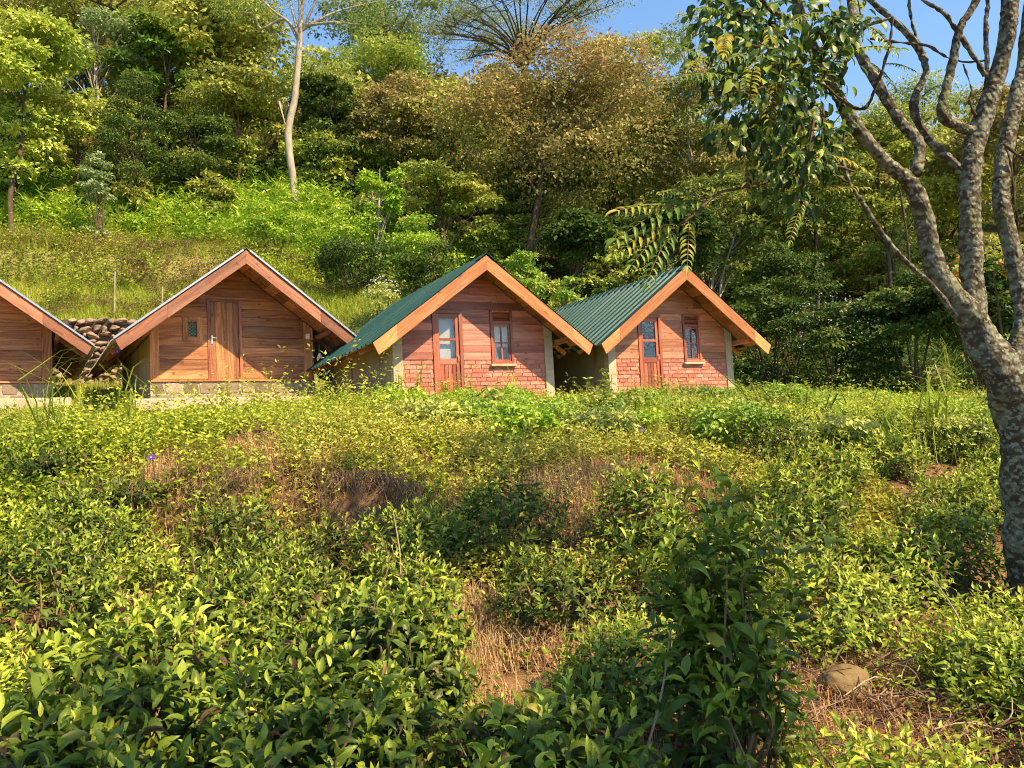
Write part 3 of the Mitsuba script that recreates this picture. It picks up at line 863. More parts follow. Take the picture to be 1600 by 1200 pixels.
TREES = [
    ('big lime green broadleaf tree at the far left edge with a sunlit crown', -21.18, 34.00, 16.2, 2.90, 4.1, 'lime', 0.26, 11000, 'dome', -21.47, 'dark'),
    ('pale twiggy grey green tree right of the lime tree at upper left', -20.89, 40.00, 20.73, 2.01, 2.76, 'grey', 0.2, 3200, 'airy', -20.89, 'pale'),
    ('tall spreading olive tree with dark boughs at the top left corner of the forest', -22.42, 46.00, 26.95, 5.60, 2.43, 'olive', 0.26, 8500, 'layers', -23.97, 'dark'),
    ('dark fine leaved conical evergreen tree at left, its tip below the feathery tree', -17.00, 36.00, 14.85, 2.10, 3.07, 'dark', 0.14, 13000, 'cone', -17.21, 'dark'),
    ('dark rounded evergreen tree close beside the conical evergreen on its right', -14.78, 37.00, 14.49, 1.86, 2.40, 'dark', 0.15, 9000, 'dome', -14.78, 'dark'),
    ('dark green feathery tree with drooping fern-like fronds above the conical evergreen', -17.70, 41.00, 21.05, 2.33, 2.06, 'fern', 0.34, 4200, 'layers', -17.70, 'dark'),
    ('olive brown domed tree on the skyline left of the pale tall trunk', -16.84, 47.00, 24.76, 3.62, 2.21, 'olive', 0.26, 8000, 'dome', -16.84, 'dark'),
    ('olive tree with reddish forked trunk left of the pale tall trunk', -13.3, 39.00, 17.1, 2.4, 1.9, 'olive', 0.22, 6500, 'layers', -13.1, 'red'),
    ('small yellow green tree at the foot of the pale tall trunk, right side', -9.3, 39.50, 14.7, 1.7, 1.5, 'lime', 0.22, 3600, 'dome', -9.2, 'dark'),
    ('dense blackish green tree right of the pale tall trunk', -8.88, 40.00, 16.83, 1.69, 2.44, 'dark', 0.2, 7500, 'dome', -8.78, 'dark'),
    ('flat topped yellow lime tree with layered boughs, upper centre left', -7.01, 48.00, 23.09, 3.31, 1.64, 'yellow', 0.2, 7500, 'layers', -7.01, 'dark'),
    ('bluish green tree on the skyline left of the umbrella crown', -7.7, 54.00, 28.9, 4.2, 3.0, 'blue', 0.24, 8500, 'layers', -7.20, 'dark'),
    ('brown olive tree left of the great rusty orange crown', -5.18, 41.00, 16.17, 2.93, 2.83, 'rust2', 0.22, 9000, 'dome', -4.77, 'dark'),
    ('young airy light green tree with thin stem on the bright shrub bank', -5.03, 31.00, 10.26, 1.06, 1.26, 'fresh', 0.16, 2600, 'airy', -5.31, 'pale'),
    ('great domed tree with rusty orange crown behind the two green roofs', 2.53, 37.00, 14.53, 5.17, 4.20, 'rust', 0.2, 22000, 'dome', 0.62, 'dark'),
    ('brown orange tree right of the great rusty crown', 10.02, 39.00, 14.59, 2.91, 3.96, 'rust2', 0.2, 11000, 'dome', 9.86, 'pale'),
    ('green flat topped tree on the skyline right of the umbrella crown', 8.81, 50.00, 24.06, 2.76, 1.46, 'fresh2', 0.22, 5000, 'layers', 8.81, 'dark'),
    ('thin wispy blue grey tree against the sky right of the umbrella crown', 11.36, 45.00, 22.25, 1.75, 2.74, 'blue', 0.16, 1700, 'airy', 10.79, 'pale'),
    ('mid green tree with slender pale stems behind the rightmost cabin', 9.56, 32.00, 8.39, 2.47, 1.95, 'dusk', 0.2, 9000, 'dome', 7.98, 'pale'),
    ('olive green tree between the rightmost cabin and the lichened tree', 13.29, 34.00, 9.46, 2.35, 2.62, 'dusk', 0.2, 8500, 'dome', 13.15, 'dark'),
    ('green olive tree seen behind the forked limbs of the lichened tree', 18.09, 37.00, 11.67, 2.70, 3.00, 'olive2', 0.22, 9000, 'dome', 18.09, 'dark'),
    ('brownish tree with warm leaves at the right edge behind the lichened tree', 23.14, 36.00, 11.67, 2.63, 3.51, 'rust2', 0.22, 9000, 'dome', 23.14, 'dark'),
    ('distant hazy olive tree on the skyline seen through the forked limbs', 32.96, 60.00, 23.57, 4.38, 2.19, 'grey', 0.26, 5000, 'dome', 32.96, 'dark'),
    ('olive green tree on the bank just left of the rusty crown, lower down', -2.69, 35.00, 10.4, 2.0, 2.3, 'olive2', 0.2, 5600, 'layers', -2.41, 'dark'),
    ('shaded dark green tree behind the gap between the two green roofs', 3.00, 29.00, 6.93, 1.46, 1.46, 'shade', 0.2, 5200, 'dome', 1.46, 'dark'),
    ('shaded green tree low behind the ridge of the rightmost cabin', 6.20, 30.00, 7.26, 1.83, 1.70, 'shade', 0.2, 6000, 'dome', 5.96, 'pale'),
]
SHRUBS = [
    ('added shrub darkening the narrow gap between plank cabin and left green roof', -4.95, 22.30, 2.0, 0.60, 0.75, 'shade', 0.1, 2600),  # added shrub, stands in for the shade of the gap
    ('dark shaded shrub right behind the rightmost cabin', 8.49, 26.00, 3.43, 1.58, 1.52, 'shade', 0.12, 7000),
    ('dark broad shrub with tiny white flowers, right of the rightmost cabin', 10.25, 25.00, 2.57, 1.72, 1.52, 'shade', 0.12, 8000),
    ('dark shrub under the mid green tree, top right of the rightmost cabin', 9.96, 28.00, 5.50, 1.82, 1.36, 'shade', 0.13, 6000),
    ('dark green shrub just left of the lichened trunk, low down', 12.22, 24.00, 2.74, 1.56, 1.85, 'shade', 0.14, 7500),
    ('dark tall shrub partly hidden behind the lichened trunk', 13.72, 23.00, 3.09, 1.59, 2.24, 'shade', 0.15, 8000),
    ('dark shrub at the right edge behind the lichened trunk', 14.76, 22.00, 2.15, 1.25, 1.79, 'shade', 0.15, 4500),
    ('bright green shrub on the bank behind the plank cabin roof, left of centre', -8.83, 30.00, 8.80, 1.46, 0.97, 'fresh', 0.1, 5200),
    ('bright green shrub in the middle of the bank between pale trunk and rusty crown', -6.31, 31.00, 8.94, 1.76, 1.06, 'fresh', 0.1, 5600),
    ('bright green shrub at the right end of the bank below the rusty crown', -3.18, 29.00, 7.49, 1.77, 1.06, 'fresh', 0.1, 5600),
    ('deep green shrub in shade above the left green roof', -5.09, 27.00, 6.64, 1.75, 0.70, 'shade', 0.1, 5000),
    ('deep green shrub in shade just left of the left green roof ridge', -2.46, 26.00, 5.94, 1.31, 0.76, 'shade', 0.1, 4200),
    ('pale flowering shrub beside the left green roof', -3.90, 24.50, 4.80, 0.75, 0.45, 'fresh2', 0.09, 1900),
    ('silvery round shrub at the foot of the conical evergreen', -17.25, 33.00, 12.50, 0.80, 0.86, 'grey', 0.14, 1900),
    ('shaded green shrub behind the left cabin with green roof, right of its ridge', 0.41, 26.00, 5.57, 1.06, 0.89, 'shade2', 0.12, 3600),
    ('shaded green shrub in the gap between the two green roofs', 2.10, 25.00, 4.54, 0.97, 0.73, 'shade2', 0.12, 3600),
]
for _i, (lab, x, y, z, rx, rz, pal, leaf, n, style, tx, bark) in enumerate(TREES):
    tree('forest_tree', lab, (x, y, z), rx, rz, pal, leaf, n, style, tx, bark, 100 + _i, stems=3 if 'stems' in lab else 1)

# young trees and bushes that close the forest edge
r = np.random.default_rng(71)
EDGE = [('lime', 'yellow green young tree'), ('midolive', 'mid green young tree'), ('olive', 'olive young tree'), ('fresh2', 'pale green young tree'), ('dark', 'dark green young tree'), ('rust2', 'brownish young tree')]
_e = []
for _try in range(3000):
    x = r.uniform(-27, 27)
    y = r.uniform(36.3, 50) - .10 * max(x, 0)
    if abs(x / y + .268) < .055 and y < 38.5:
        continue   # the pale trunk stands clear
    if all((x - p) ** 2 + (y - q) ** 2 > 2.5 ** 2 for p, q in _e):
        _e.append((x, y))
_e = _e[:150]
for _try in range(600):   # smaller ones at the very foot of the forest
    x, y = r.uniform(-26, 6), r.uniform(34.0, 36.8)
    if y > 35.3 - .35 * max(x + 10, 0) and len(_e) < 185 and abs(x / y + .268) > .06 and all((x - p) ** 2 + (y - q) ** 2 > 1.7 ** 2 for p, q in _e):
        _e.append((x, y))
for x, y in _e:
    k = int(r.choice(6, p=[.19, .30, .22, .15, .07, .07]))
    rx = r.uniform(1.2, 2.1)
    rz = r.uniform(1.6, 3.4)
    if y < 36.3 and x < 6:
        rx, rz = rx * .6, rz * .5
    g = float(G(x, y))
    key = thing('edge_tree', EDGE[k][1] + ' with leaves down to the ground in the tangled forest edge', 'tree', EDGE[k][1] + 's along the forest edge')
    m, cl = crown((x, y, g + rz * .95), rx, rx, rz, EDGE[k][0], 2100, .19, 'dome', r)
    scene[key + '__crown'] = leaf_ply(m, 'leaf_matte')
    scene[key + '__trunk'] = mikit.ply(join([tube([(x, y, g - .2), (x + .05, y, g + rz), (x, y, g + 1.6 * rz)], [.07, .05, .02], 5, 2)] + [tube([(x, y, g + .6 * rz), tuple(q)], [.03, .01], 4, 2) for q in cl[:6]]), 'bark_dark', smooth=True)

# trees of the hill behind that nothing tells apart: four built once, the copies share their shapes
_fill = [('olive', 'dome'), ('midolive', 'dome'), ('lime', 'dome'), ('rust2', 'dome'), ('fresh2', 'layers'), ('dark', 'dome')]
_proto = []
for _i, (pal, style) in enumerate(_fill):
    r = np.random.default_rng(400 + _i)
    m, cl = crown((0, 0, 6.2), 3.4, 3.4, 3.0, pal, 5200, .27, style, r)
    tb = [tube([(0, 0, -1.2), (.1, 0, 3), (0, .1, 8)], [.2, .14, .03], 6, 3)] + [tube([(0, 0, 3 + 2 * r.random()), tuple(q)], [.07, .02], 4, 2) for q in cl[:10]]
    scene[f'hill_tree_kind_{_i}'] = {'type': 'shapegroup', 'crown': leaf_ply(m, 'leaf_matte'), 'trunk': mikit.ply(join(tb), 'bark_dark', smooth=True)}
r = np.random.default_rng(77)
_spots = []
for _try in range(4000):
    y = r.uniform(41, 88)
    x = r.uniform(-.78, .78) * y
    if all((x - a) ** 2 + (y - b) ** 2 > (3.9 + .02 * y) ** 2 for a, b in _spots):
        _spots.append((x, y))
for x, y in _spots:
    # keep the gaps in the skyline where the sky shows
    u_ = x / y
    s = r.uniform(.75, 1.25)
    # the skyline dips where the sky shows
    for lo, hi, el in ((-.36, -.17, .49), (-.17, -.10, .55), (-.10, .15, .47), (.15, .27, .43), (.27, .42, .44), (.42, .9, .375)):
        if lo <= u_ < hi:
            s = min(s, (el * y - float(G(x, y))) / 9.6)
    if s < .3:
        continue
    key = thing('hill_tree', 'leafy tree standing among many others in the dense forest on the hill behind the cabins', 'tree', 'trees of the dense forest on the hill behind the cabins')
    tw = T().translate([x, y, float(G(x, y))]).rotate([0, 0, 1], r.uniform(0, 360)).scale([s, s, s * r.uniform(.85, 1.2)])
    k = r.choice(6, p=[.26, .22, .14, .16, .10, .12])
    scene[key] = {'type': 'instance', 'to_world': tw, 'group': {'type': 'ref', 'id': f'hill_tree_kind_{k}'}}

# the tall pale-barked tree on the bank
pt = thing('pale_barked_tree', 'very tall tree with bare pale grey trunk rising from the bright bank', 'tree')
_b = float(G(-9.9, 37))
_tr = [np.array((-9.85, 37.00, 10.79)), np.array((-9.97, 37.00, 12.83)), np.array((-10.14, 37.00, 15.04)), np.array((-9.74, 37.00, 16.92)), np.array((-9.48, 37.00, 19.13)), np.array((-9.33, 37.00, 20.89)), np.array((-9.38, 37.00, 23.00))]
_tr[0][2] = _b - .4
scene[pt + '__trunk'] = mikit.ply(tube(_tr, [.20, .17, .175, .155, .14, .115, .08], 10, 6, .14), 'bark_pale', smooth=True)
_limbs = [[(-9.37, 37.00, 19.77), (-9.83, 36.75, 20.46), (-10.57, 36.50, 21.00), (-11.39, 36.25, 21.85)],
          [(-9.38, 37.00, 19.45), (-10.18, 37.25, 20.91), (-11.43, 37.50, 20.63), (-11.89, 37.75, 21.54), (-13.34, 38.00, 21.89)],
          [(-9.29, 37.00, 20.15), (-8.63, 36.75, 21.26), (-8.07, 36.50, 22.14)],
          [(-9.23, 37.00, 20.24), (-8.14, 37.25, 20.97), (-7.24, 37.50, 21.42), (-5.68, 37.75, 21.87)],
          [(-9.22, 37.00, 20.40), (-7.73, 36.75, 20.35), (-6.46, 36.50, 20.05)],
          [(-9.48, 37.00, 20.10), (-9.84, 37.25, 21.54), (-10.03, 37.50, 23.01)],
          [(-9.32, 37.00, 21.05), (-8.91, 36.75, 22.18), (-8.19, 36.50, 23.11)],
          [(-10.03, 37.00, 16.46), (-10.30, 37.25, 16.26), (-10.35, 37.50, 16.05)],
          [(-10.41, 37.00, 16.32), (-10.45, 36.75, 16.53), (-10.11, 36.50, 15.31)]]
_cl = []
for i, l in enumerate(_limbs):
    pts = [np.array(q) for q in l]
    scene[put_n(pt + '__limb', None)] = mikit.ply(tube(pts, np.linspace(.085, .02, len(pts)), 6, 4), 'bark_pale', smooth=True)
    if i < 7:
        _cl += [pts[-1], pts[-1] * .6 + pts[-2] * .4]
r = np.random.default_rng(61)
for q in ((-12.73, 21.88), (-12.10, 22.11), (-13.36, 21.66), (-11.48, 21.75), (-10.85, 22.10), (-10.22, 22.23), (-6.50, 21.48), (-5.56, 21.66), (-7.73, 21.94), (-13.65, 22.25), (-8.95, 22.81), (-6.06, 20.94), (-11.65, 21.44)):
    _cl.append(np.array([q[0], 37 + r.uniform(-1.5, 1.5), q[1]]))
_cl = np.array(_cl)
n = 5200
i = r.integers(0, len(_cl), n)
dd = rand_dir(n, r)
P = _cl[i] + dd * (r.random(n) ** .5 * .95)[:, None] * np.array([1.1, 1.1, .32])
scene[pt + '__crown'] = leaf_ply(leaves(P, unit(dd + [0, 0, -.2]), rand_dir(n, r) + [0, 0, 1], .15 * r.uniform(.6, 1.3, n), .045, ramp(PAL['fern'], r.random(n)), L2), 'leaf_matte')

# the umbrella tree on the skyline: fan of thin boughs under a thin flat crown
ut = thing('umbrella_tree', 'wide umbrella shaped tree on the skyline, a fan of thin dark boughs under sparse leaves', 'tree')
r = np.random.default_rng(62)
c0 = np.array((1.92, 52.00, 25.54))
zb = float(G(c0[0], 52)) - .5
tubes = [tube([(c0[0] + .3, 52, zb), (c0[0] + .1, 52, (zb + c0[2]) / 2), tuple(c0)], [.35, .28, .24], 8, 4)]
_cl = []
for i in range(40):
    a = 2 * math.pi * i / 40 + r.uniform(-.1, .1)
    R_ = r.uniform(4.2, 8.2)
    e_ = c0 + np.array([math.cos(a) * R_, math.sin(a) * R_ * .8, r.uniform(2.0, 4.4)])
    m_ = c0 + (e_ - c0) * np.array([.38, .38, .55]) + r.normal(size=3) * .15
    tubes.append(tube([c0 + [0, 0, r.uniform(-1.0, .3)], m_, e_], [.075, .05, .014], 5, 4))
    _cl += [e_, e_ * .75 + m_ * .25 + [0, 0, .2]]
    for j in range(4):
        t = r.uniform(.3, .9)
        b0 = m_ + (e_ - m_) * t
        b1 = b0 + np.array([r.normal() * 1.3, r.normal() * 1.3, r.uniform(.3, 1.2)])
        tubes.append(tube([b0, (b0 + b1) / 2 + [0, 0, .1], b1], [.035, .025, .012], 4, 2))
        _cl.append(b1)
scene[ut + '__trunk'] = mikit.ply(join(tubes), 'bark_dark', smooth=True)
_cl = np.array(_cl)
n = 26000
i = r.integers(0, len(_cl), n)
dd = rand_dir(n, r)
P = _cl[i] + dd * (r.random(n) ** .5 * .9)[:, None] * np.array([1.2, 1.2, .28])
scene[ut + '__crown'] = leaf_ply(leaves(P, unit(dd + [0, 0, -.2]), rand_dir(n, r) + [0, 0, 1], .17 * r.uniform(.6, 1.3, n), .06, ramp(PAL['olive2'], r.random(n) * .8), L2), 'leaf_matte')

# ------------------------------------------------------------------ shrubs of the middle ground
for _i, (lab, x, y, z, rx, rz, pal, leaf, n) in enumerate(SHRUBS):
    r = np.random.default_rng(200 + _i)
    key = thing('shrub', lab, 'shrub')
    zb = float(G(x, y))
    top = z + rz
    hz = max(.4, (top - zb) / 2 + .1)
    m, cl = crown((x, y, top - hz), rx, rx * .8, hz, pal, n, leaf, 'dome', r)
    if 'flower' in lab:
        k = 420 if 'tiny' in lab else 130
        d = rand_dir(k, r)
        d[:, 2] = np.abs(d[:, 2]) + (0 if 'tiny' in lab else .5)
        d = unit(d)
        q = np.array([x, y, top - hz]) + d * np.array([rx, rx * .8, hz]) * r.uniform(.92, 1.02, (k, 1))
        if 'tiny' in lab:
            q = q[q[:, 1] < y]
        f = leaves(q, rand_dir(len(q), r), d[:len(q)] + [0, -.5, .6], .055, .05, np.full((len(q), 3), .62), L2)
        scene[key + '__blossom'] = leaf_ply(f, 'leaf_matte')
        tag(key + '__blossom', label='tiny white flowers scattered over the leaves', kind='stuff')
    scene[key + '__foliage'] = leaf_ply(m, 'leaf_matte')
    st = [tube([(x + r.normal() * .15, y + r.normal() * .15, zb - .15), tuple((np.array([x, y, zb]) + q) / 2), tuple(q)], [.03, .022, .008], 5, 2) for q in cl[:12]]
    scene[key + '__stem'] = mikit.ply(join(st), 'bark_dark', smooth=True)

# fence posts on the bank above the stone wall
for x, y, h, lab in ((-13.61, 27, 1.6, 'taller left one of two thin pale posts on the grassy bank'), (-11.97, 27, 1.0, 'shorter right one of two thin pale posts on the grassy bank')):
    k = thing('fence_post', lab, 'post')
    g = float(G(x, y))
    scene[k] = mikit.ply(tube([(x, y, g - .2), (x + .02, y, g + h * .5), (x + .05, y, g + h)], [.035, .03, .024], 7, 3, .2), 'bark_pale', smooth=True)

# ------------------------------------------------------------------ ground cover, grass
def in_view(x, y, m=1.12):
    return np.abs(x) < .65 * y * m + .6


def sample(n, x0, x1, y0, y1, r, keep=None):
    x, y = r.uniform(x0, x1, n), r.uniform(y0, y1, n)
    k = in_view(x, y)
    for px_, py_, pr_, _ in PITS:
        k &= np.hypot(x - px_, y - py_) > pr_ * .85
    if keep is not None:
        k &= keep(x, y)
    return x[k], y[k]


def cover(x, y, h, nl, L, asp, pal, r, bright=.35, tpl=L2, zs=1.0):
    """Small leafy plants: nl leaves up a short stem each."""
    n = len(x)
    g = G(x, y)
    patch = meshkit.fbm(np.stack([x * .55, y * .55, 0 * x], 1), 3, 21)
    hh = h * r.uniform(.5, 1.5, n) * (.15 + 1.7 * patch)
    lean = r.normal(size=(n, 2)) * .25
    t = r.random((n, nl)) ** .7
    az = r.uniform(0, 6.283, (n, nl))
    base = np.stack([x, y, g], 1)[:, None] + t[..., None] * np.stack([lean[:, 0] * hh, lean[:, 1] * hh, hh], 1)[:, None]
    el = r.uniform(-.1, .9, (n, nl))
    D = np.stack([np.cos(az) * np.cos(el), np.sin(az) * np.cos(el), np.sin(el)], -1)
    N = np.array([0, 0, 1.0]) + .5 * r.normal(size=(n, nl, 3))
    base = base + D * (.25 * L)
    big = meshkit.fbm(np.stack([x * .22, y * .3, 0 * x], 1), 2, 23)
    tone = bright + .75 * (patch[:, None] - .5) + .6 * (big[:, None] - .5) + .4 * (r.random((n, nl)) - .5) + .25 * (t - .5)
    C = ramp(pal, tone.ravel()) * r.uniform(.8, 1.2, (n * nl, 1))
    ll = L * r.uniform(.6, 1.3, n * nl)
    return leaves(base.reshape(-1, 3), D.reshape(-1, 3), N.reshape(-1, 3), ll, ll * asp, C, tpl)


def blades(x, y, L, W, pal, r, bright=.4, tpl=BLADE3, spread=.5, curl=1.4):
    n = len(x)
    az = r.uniform(0, 6.283, n)
    sp = spread * r.random(n) ** .7
    D = np.stack([np.cos(az) * sp, np.sin(az) * sp, np.ones(n)], 1)
    patch = meshkit.fbm(np.stack([x * .4, y * .4, 0 * x], 1), 3, 22)
    l = L * r.uniform(.5, 1.4, n) * (.5 + patch)
    N = np.stack([-np.cos(az), -np.sin(az), .3 * np.ones(n)], 1)
    C = ramp(pal, bright + .9 * (patch - .5) + .4 * (r.random(n) - .5))
    return leaves(np.stack([x, y, G(x, y) - .01], 1), D, N, l, W * r.uniform(.6, 1.3, n), C, tpl, curl * r.uniform(.3, 1.6, n) * 1.6)


def stuff(name, label, m, bsdf='leaf_matte'):
    scene[name] = leaf_ply(m, bsdf)
    tag(name, label=label, kind='stuff')


WEED = [(0.110, 0.185, 0.020), (0.243, 0.332, 0.034), (0.398, 0.462, 0.048), (0.596, 0.554, 0.082)]
YELLOW = [(0.200, 0.154, 0.042), (0.339, 0.308, 0.056), (0.416, 0.431, 0.070), (0.508, 0.462, 0.112)]
STRAW = [(0.208, 0.104, 0.046), (0.390, 0.221, 0.104), (0.546, 0.364, 0.182), (0.585, 0.468, 0.260)]
GRASS = [(0.182, 0.248, 0.027), (0.309, 0.396, 0.041), (0.454, 0.479, 0.075), (0.600, 0.512, 0.162)]
r = np.random.default_rng(31)
house = lambda x, y: ((np.abs((x + 6.5) * .85 + (y - 18.6) * .52) > 2.0) | (y < 17.2)) if False else np.ones_like(x, bool)


def off_house(x, y):
    k = np.ones_like(x, bool)
    for (px_, py_), yaw, w, L in (((-6.531, 18.62), 31.54, 1.95, 6.6), ((-13.0, 18.54), 31.54, 1.95, 6.6), ((-.721, 16.458), 27.08, 1.9, 5.0), ((3.833, 18.677), 26.63, 1.9, 5.0)):
        c, s = math.cos(math.radians(yaw)), math.sin(math.radians(yaw))
        u, v = (x - px_) * c + (y - py_) * s, -(x - px_) * s + (y - py_) * c
        k &= ~((np.abs(u) < w) & (v > -.15) & (v < L))
        if px_ < -5:
            k &= ~((np.abs(u) < 2.3) & (v > -2.0) & (v < 0) & (r.random(len(x)) < .93))
    return k


centre = lambda x, y: (np.hypot((x - .6) / 2.7, (y - 7.1) / 1.8) < 1)
bank = lambda x, y: (np.hypot((x + 2.1) / 1.25, (y - 6.75) / .62) < 1)
x, y = sample(17000, -12, 12, 6.9, 17.5, r, lambda x, y: off_house(x, y) & (~centre(x, y) | (r.random(len(x)) < .2)) & (~bank(x, y) | (r.random(len(x)) < .35)) & (y > 7.0 + 1.0 * (x > 2.0)))
stuff('weed_cover', 'bright green low weeds covering the terrace in front of the cabins', cover(x, y, np.where((x < -2.6) & (y > 9), .11, .24), 10, .047, .5, WEED, r, .42))
x, y = sample(2600, -12, 12, 7.2, 15, r, lambda x, y: off_house(x, y) & ((x > -2.5) | (y < 10.5)) & (meshkit.fbm(np.stack([x * .9, y * .9, 0 * x], 1), 2, 91) > .5))
stuff('taller_weeds', 'taller leafy weeds sticking out of the low growth on the terrace', cover(x, y, .42, 12, .055, .42, WEED, r, .4))
x, y = sample(2600, -4.2, 5.5, 1.8, 7.6, r)
x2, y2 = sample(520, .9, 2.9, 2.9, 4.9, r)
x, y = np.concatenate([x, x2]), np.concatenate([y, y2])
_k = np.hypot(x - 1.42, (y - 3.6) * .8) > .33
x, y = x[_k], y[_k]
stuff('tea_floor_weeds', 'small weeds growing on the ground between the tea bushes', cover(x, y, .17, 8, .038, .55, WEED, r, .3))
x, y = sample(15000, -11, 12, 8.0, 17.2, r, off_house)
stuff('terrace_grass', 'fine light green grass among the weeds in front of the cabins', blades(x, y, np.where(x > 1.5, .40, np.where(x < -2.6, .16, .28)), .008, GRASS, r, .45))
x, y = sample(15500, -2.3, 3.4, 5.2, 9.2, r, lambda x, y: centre(x, y) & ((np.hypot((x - .85) / 1.0, (y - 6.35) / .75) > 1.05) | (r.random(len(x)) < .05)) & (meshkit.fbm(np.stack([x * 1.3, y * 1.3, 0 * x], 1), 2, 77) > .27))
stuff('yellow_ground_cover', 'yellowish low creeping plants on the slope below the two brick cabins', cover(x, y, .13, 8, .042, .5, YELLOW, r, .5))
x, y = sample(42000, -1.0, 3.0, 5.2, 8.6, r, lambda x, y: np.hypot((x - .85) / 1.2, (y - 6.4) / .9) < r.uniform(.2, 1.2, len(x)))
x2, y2 = sample(30000, -4.2, -.3, 5.7, 7.9, r, lambda x, y: np.hypot((x + 2.1) / 1.7, (y - 6.75) / .85) < 1)
x3, y3 = sample(34000, -2, 3.5, 2.2, 5.6, r, lambda x, y: (np.hypot(x + .32, y - 5.0) < .42) | (np.hypot(x - .05, y - 4.2) < .5) | (np.hypot(x - .15, y - 3.35) < .42) | (np.hypot(x + 2.3, y - 4.2) < .4) | (np.hypot((x - 1.8) / 1.1, (y - 3.95) / .95) < 1))
stuff('dry_straw', 'dry reddish brown straw on the bank and in the gaps between tea bushes', blades(np.concatenate([x, x2, x3]), np.concatenate([y, y2, y3]), .15, .006, STRAW, r, .5, spread=1.3))
x, y = sample(6500, -5.0, -.6, 5.8, 8.0, r, lambda x, y: meshkit.fbm(np.stack([x * 1.6, y * 1.6, 0 * x], 1), 2, 78) > .46)
stuff('bank_creeper', 'small green creepers on the dry earth bank', cover(x, y, .10, 6, .05, .6, WEED, r, .3))
# dead roots and grass hanging over the cut bank
n = 900
x = r.uniform(-3.3, -.8, n)
x = x[meshkit.fbm(np.stack([x * 3.1, 0 * x, 0 * x], 1), 3, 31) + .25 * r.random(n) + .22 * (x > -1.7) > .72]
n = len(x)
y = 6.55 + .15 * r.random(n)
top = G(x, 6.95) + .03
hang = leaves(np.stack([x, y - .06 - .10 * r.random(n), top - r.random(n) * .1], 1), np.stack([r.normal(size=n) * .8, -.5 * r.random(n), -np.ones(n)], 1), np.tile([(0, -1.0, .1)], (n, 1)), r.uniform(.06, .42, n) * r.uniform(.4, 1, n), .007, ramp([(.06, .035, .02), (.16, .09, .05), (.34, .23, .13)], r.random(n)), BLADE3, 1.2)
stuff('hanging_roots', 'dry brown roots and dead grass hanging over the cut earth bank', hang)
x, y = sample(9000, -5, 5, 1.2, 8, r)
n = len(x)
az = r.uniform(0, 6.283, n)
stuff('leaf_litter', 'fallen brown leaves lying under the tea bushes',
      leaves(np.stack([x, y, G(x, y) + .012], 1), np.stack([np.cos(az), np.sin(az), r.normal(size=n) * .3], 1), np.array([0, 0, 1]) + .4 * r.normal(size=(n, 3)), .06 * r.uniform(.5, 1.3, n), .028, ramp([(.05, .025, .012), (.14, .07, .035), (.28, .17, .09)], r.random(n)), L4, 1.5), 'leaf_matte')
# grassy bank behind the cabins
x, y = sample(90000, -24, 1.0, 26.3, 36, r, lambda x, y: (y < 35.5 - .25 * np.maximum(x + 8, 0) * 1.5) & ((np.abs(y + 1.6 * (meshkit.noise(np.stack([x, y, 0 * x], 1) * .25, 5) - .5) - 30.2) > .55) | (r.random(len(x)) < .2)))
stuff('bank_grass', 'sunlit yellow green grass on the bank above the stone wall', blades(x, y, .38, .02, GRASS, r, .46))
x, y = sample(15000, -24, 0, 26.5, 33.5, r, lambda x, y: (meshkit.fbm(np.stack([x * .35, y * .55, 0 * x], 1), 3, 40) > .47) | (np.abs(y + 1.6 * (meshkit.noise(np.stack([x, y, 0 * x], 1) * .25, 5) - .5) - 30.2) < .6))
stuff('bank_dry_growth', 'dry brownish growth in patches on the grassy bank', cover(x, y, .45, 5, .10, .4, [(.10, .07, .03), (.20, .14, .06), (.32, .24, .12)], r, .5))
x, y = sample(9000, -24, 0, 26.5, 35, r, lambda x, y: (meshkit.fbm(np.stack([x * .5, y * .5, 0 * x], 1), 3, 44) > .52))
stuff('bank_weeds', 'clumps of leafy green weeds on the grassy bank', cover(x, y, .75, 10, .12, .45, WEED, r, .4))
x, y = sample(9000, -27, 1, 31.5, 41, r, lambda x, y: y > 34.0 - .55 * np.maximum(x + 9, 0) * .9)
stuff('broad_bank_herbs', 'tall bright green broad bladed herbs along the top of the bank', cover(x, y, 1.05, 8, .38, .18, PAL['fresh'], r, .45, BLADE3))
x, y = sample(9000, -14, 2, 27, 39, r, lambda x, y: y > 33.2 - .7 * np.maximum(x + 9, 0))
stuff('bank_undergrowth', 'bright green leafy undergrowth on the bank around the pale trunk', cover(x, y, .9, 9, .145, .5, PAL['fresh'], r, .42))
x, y = sample(1800, -30, 30, 36, 44, r)
x2, y2 = sample(3600, -6, 20, 23.5, 38, r, lambda x, y: (y > 26 - .12 * x) & off_house(x, y))
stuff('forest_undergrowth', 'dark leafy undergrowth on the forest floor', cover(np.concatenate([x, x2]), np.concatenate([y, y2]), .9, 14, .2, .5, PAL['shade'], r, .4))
x, y = sample(16000, -18, 12, 17, 26, r, off_house)
stuff('grass_behind_cabins', 'rough grass and weeds on the ground around and behind the cabins', blades(x, y, .3, .016, GRASS, r, .35))

x, y = sample(26000, -9, 2, 22.8, 27.5, r, lambda x, y: off_house(x, y) & (y > 23.6 - .1 * x))
stuff('slope_grass', 'sunlit grass on the short slope behind the cabins in the middle', blades(x, y, .42, .02, GRASS, r, .45))

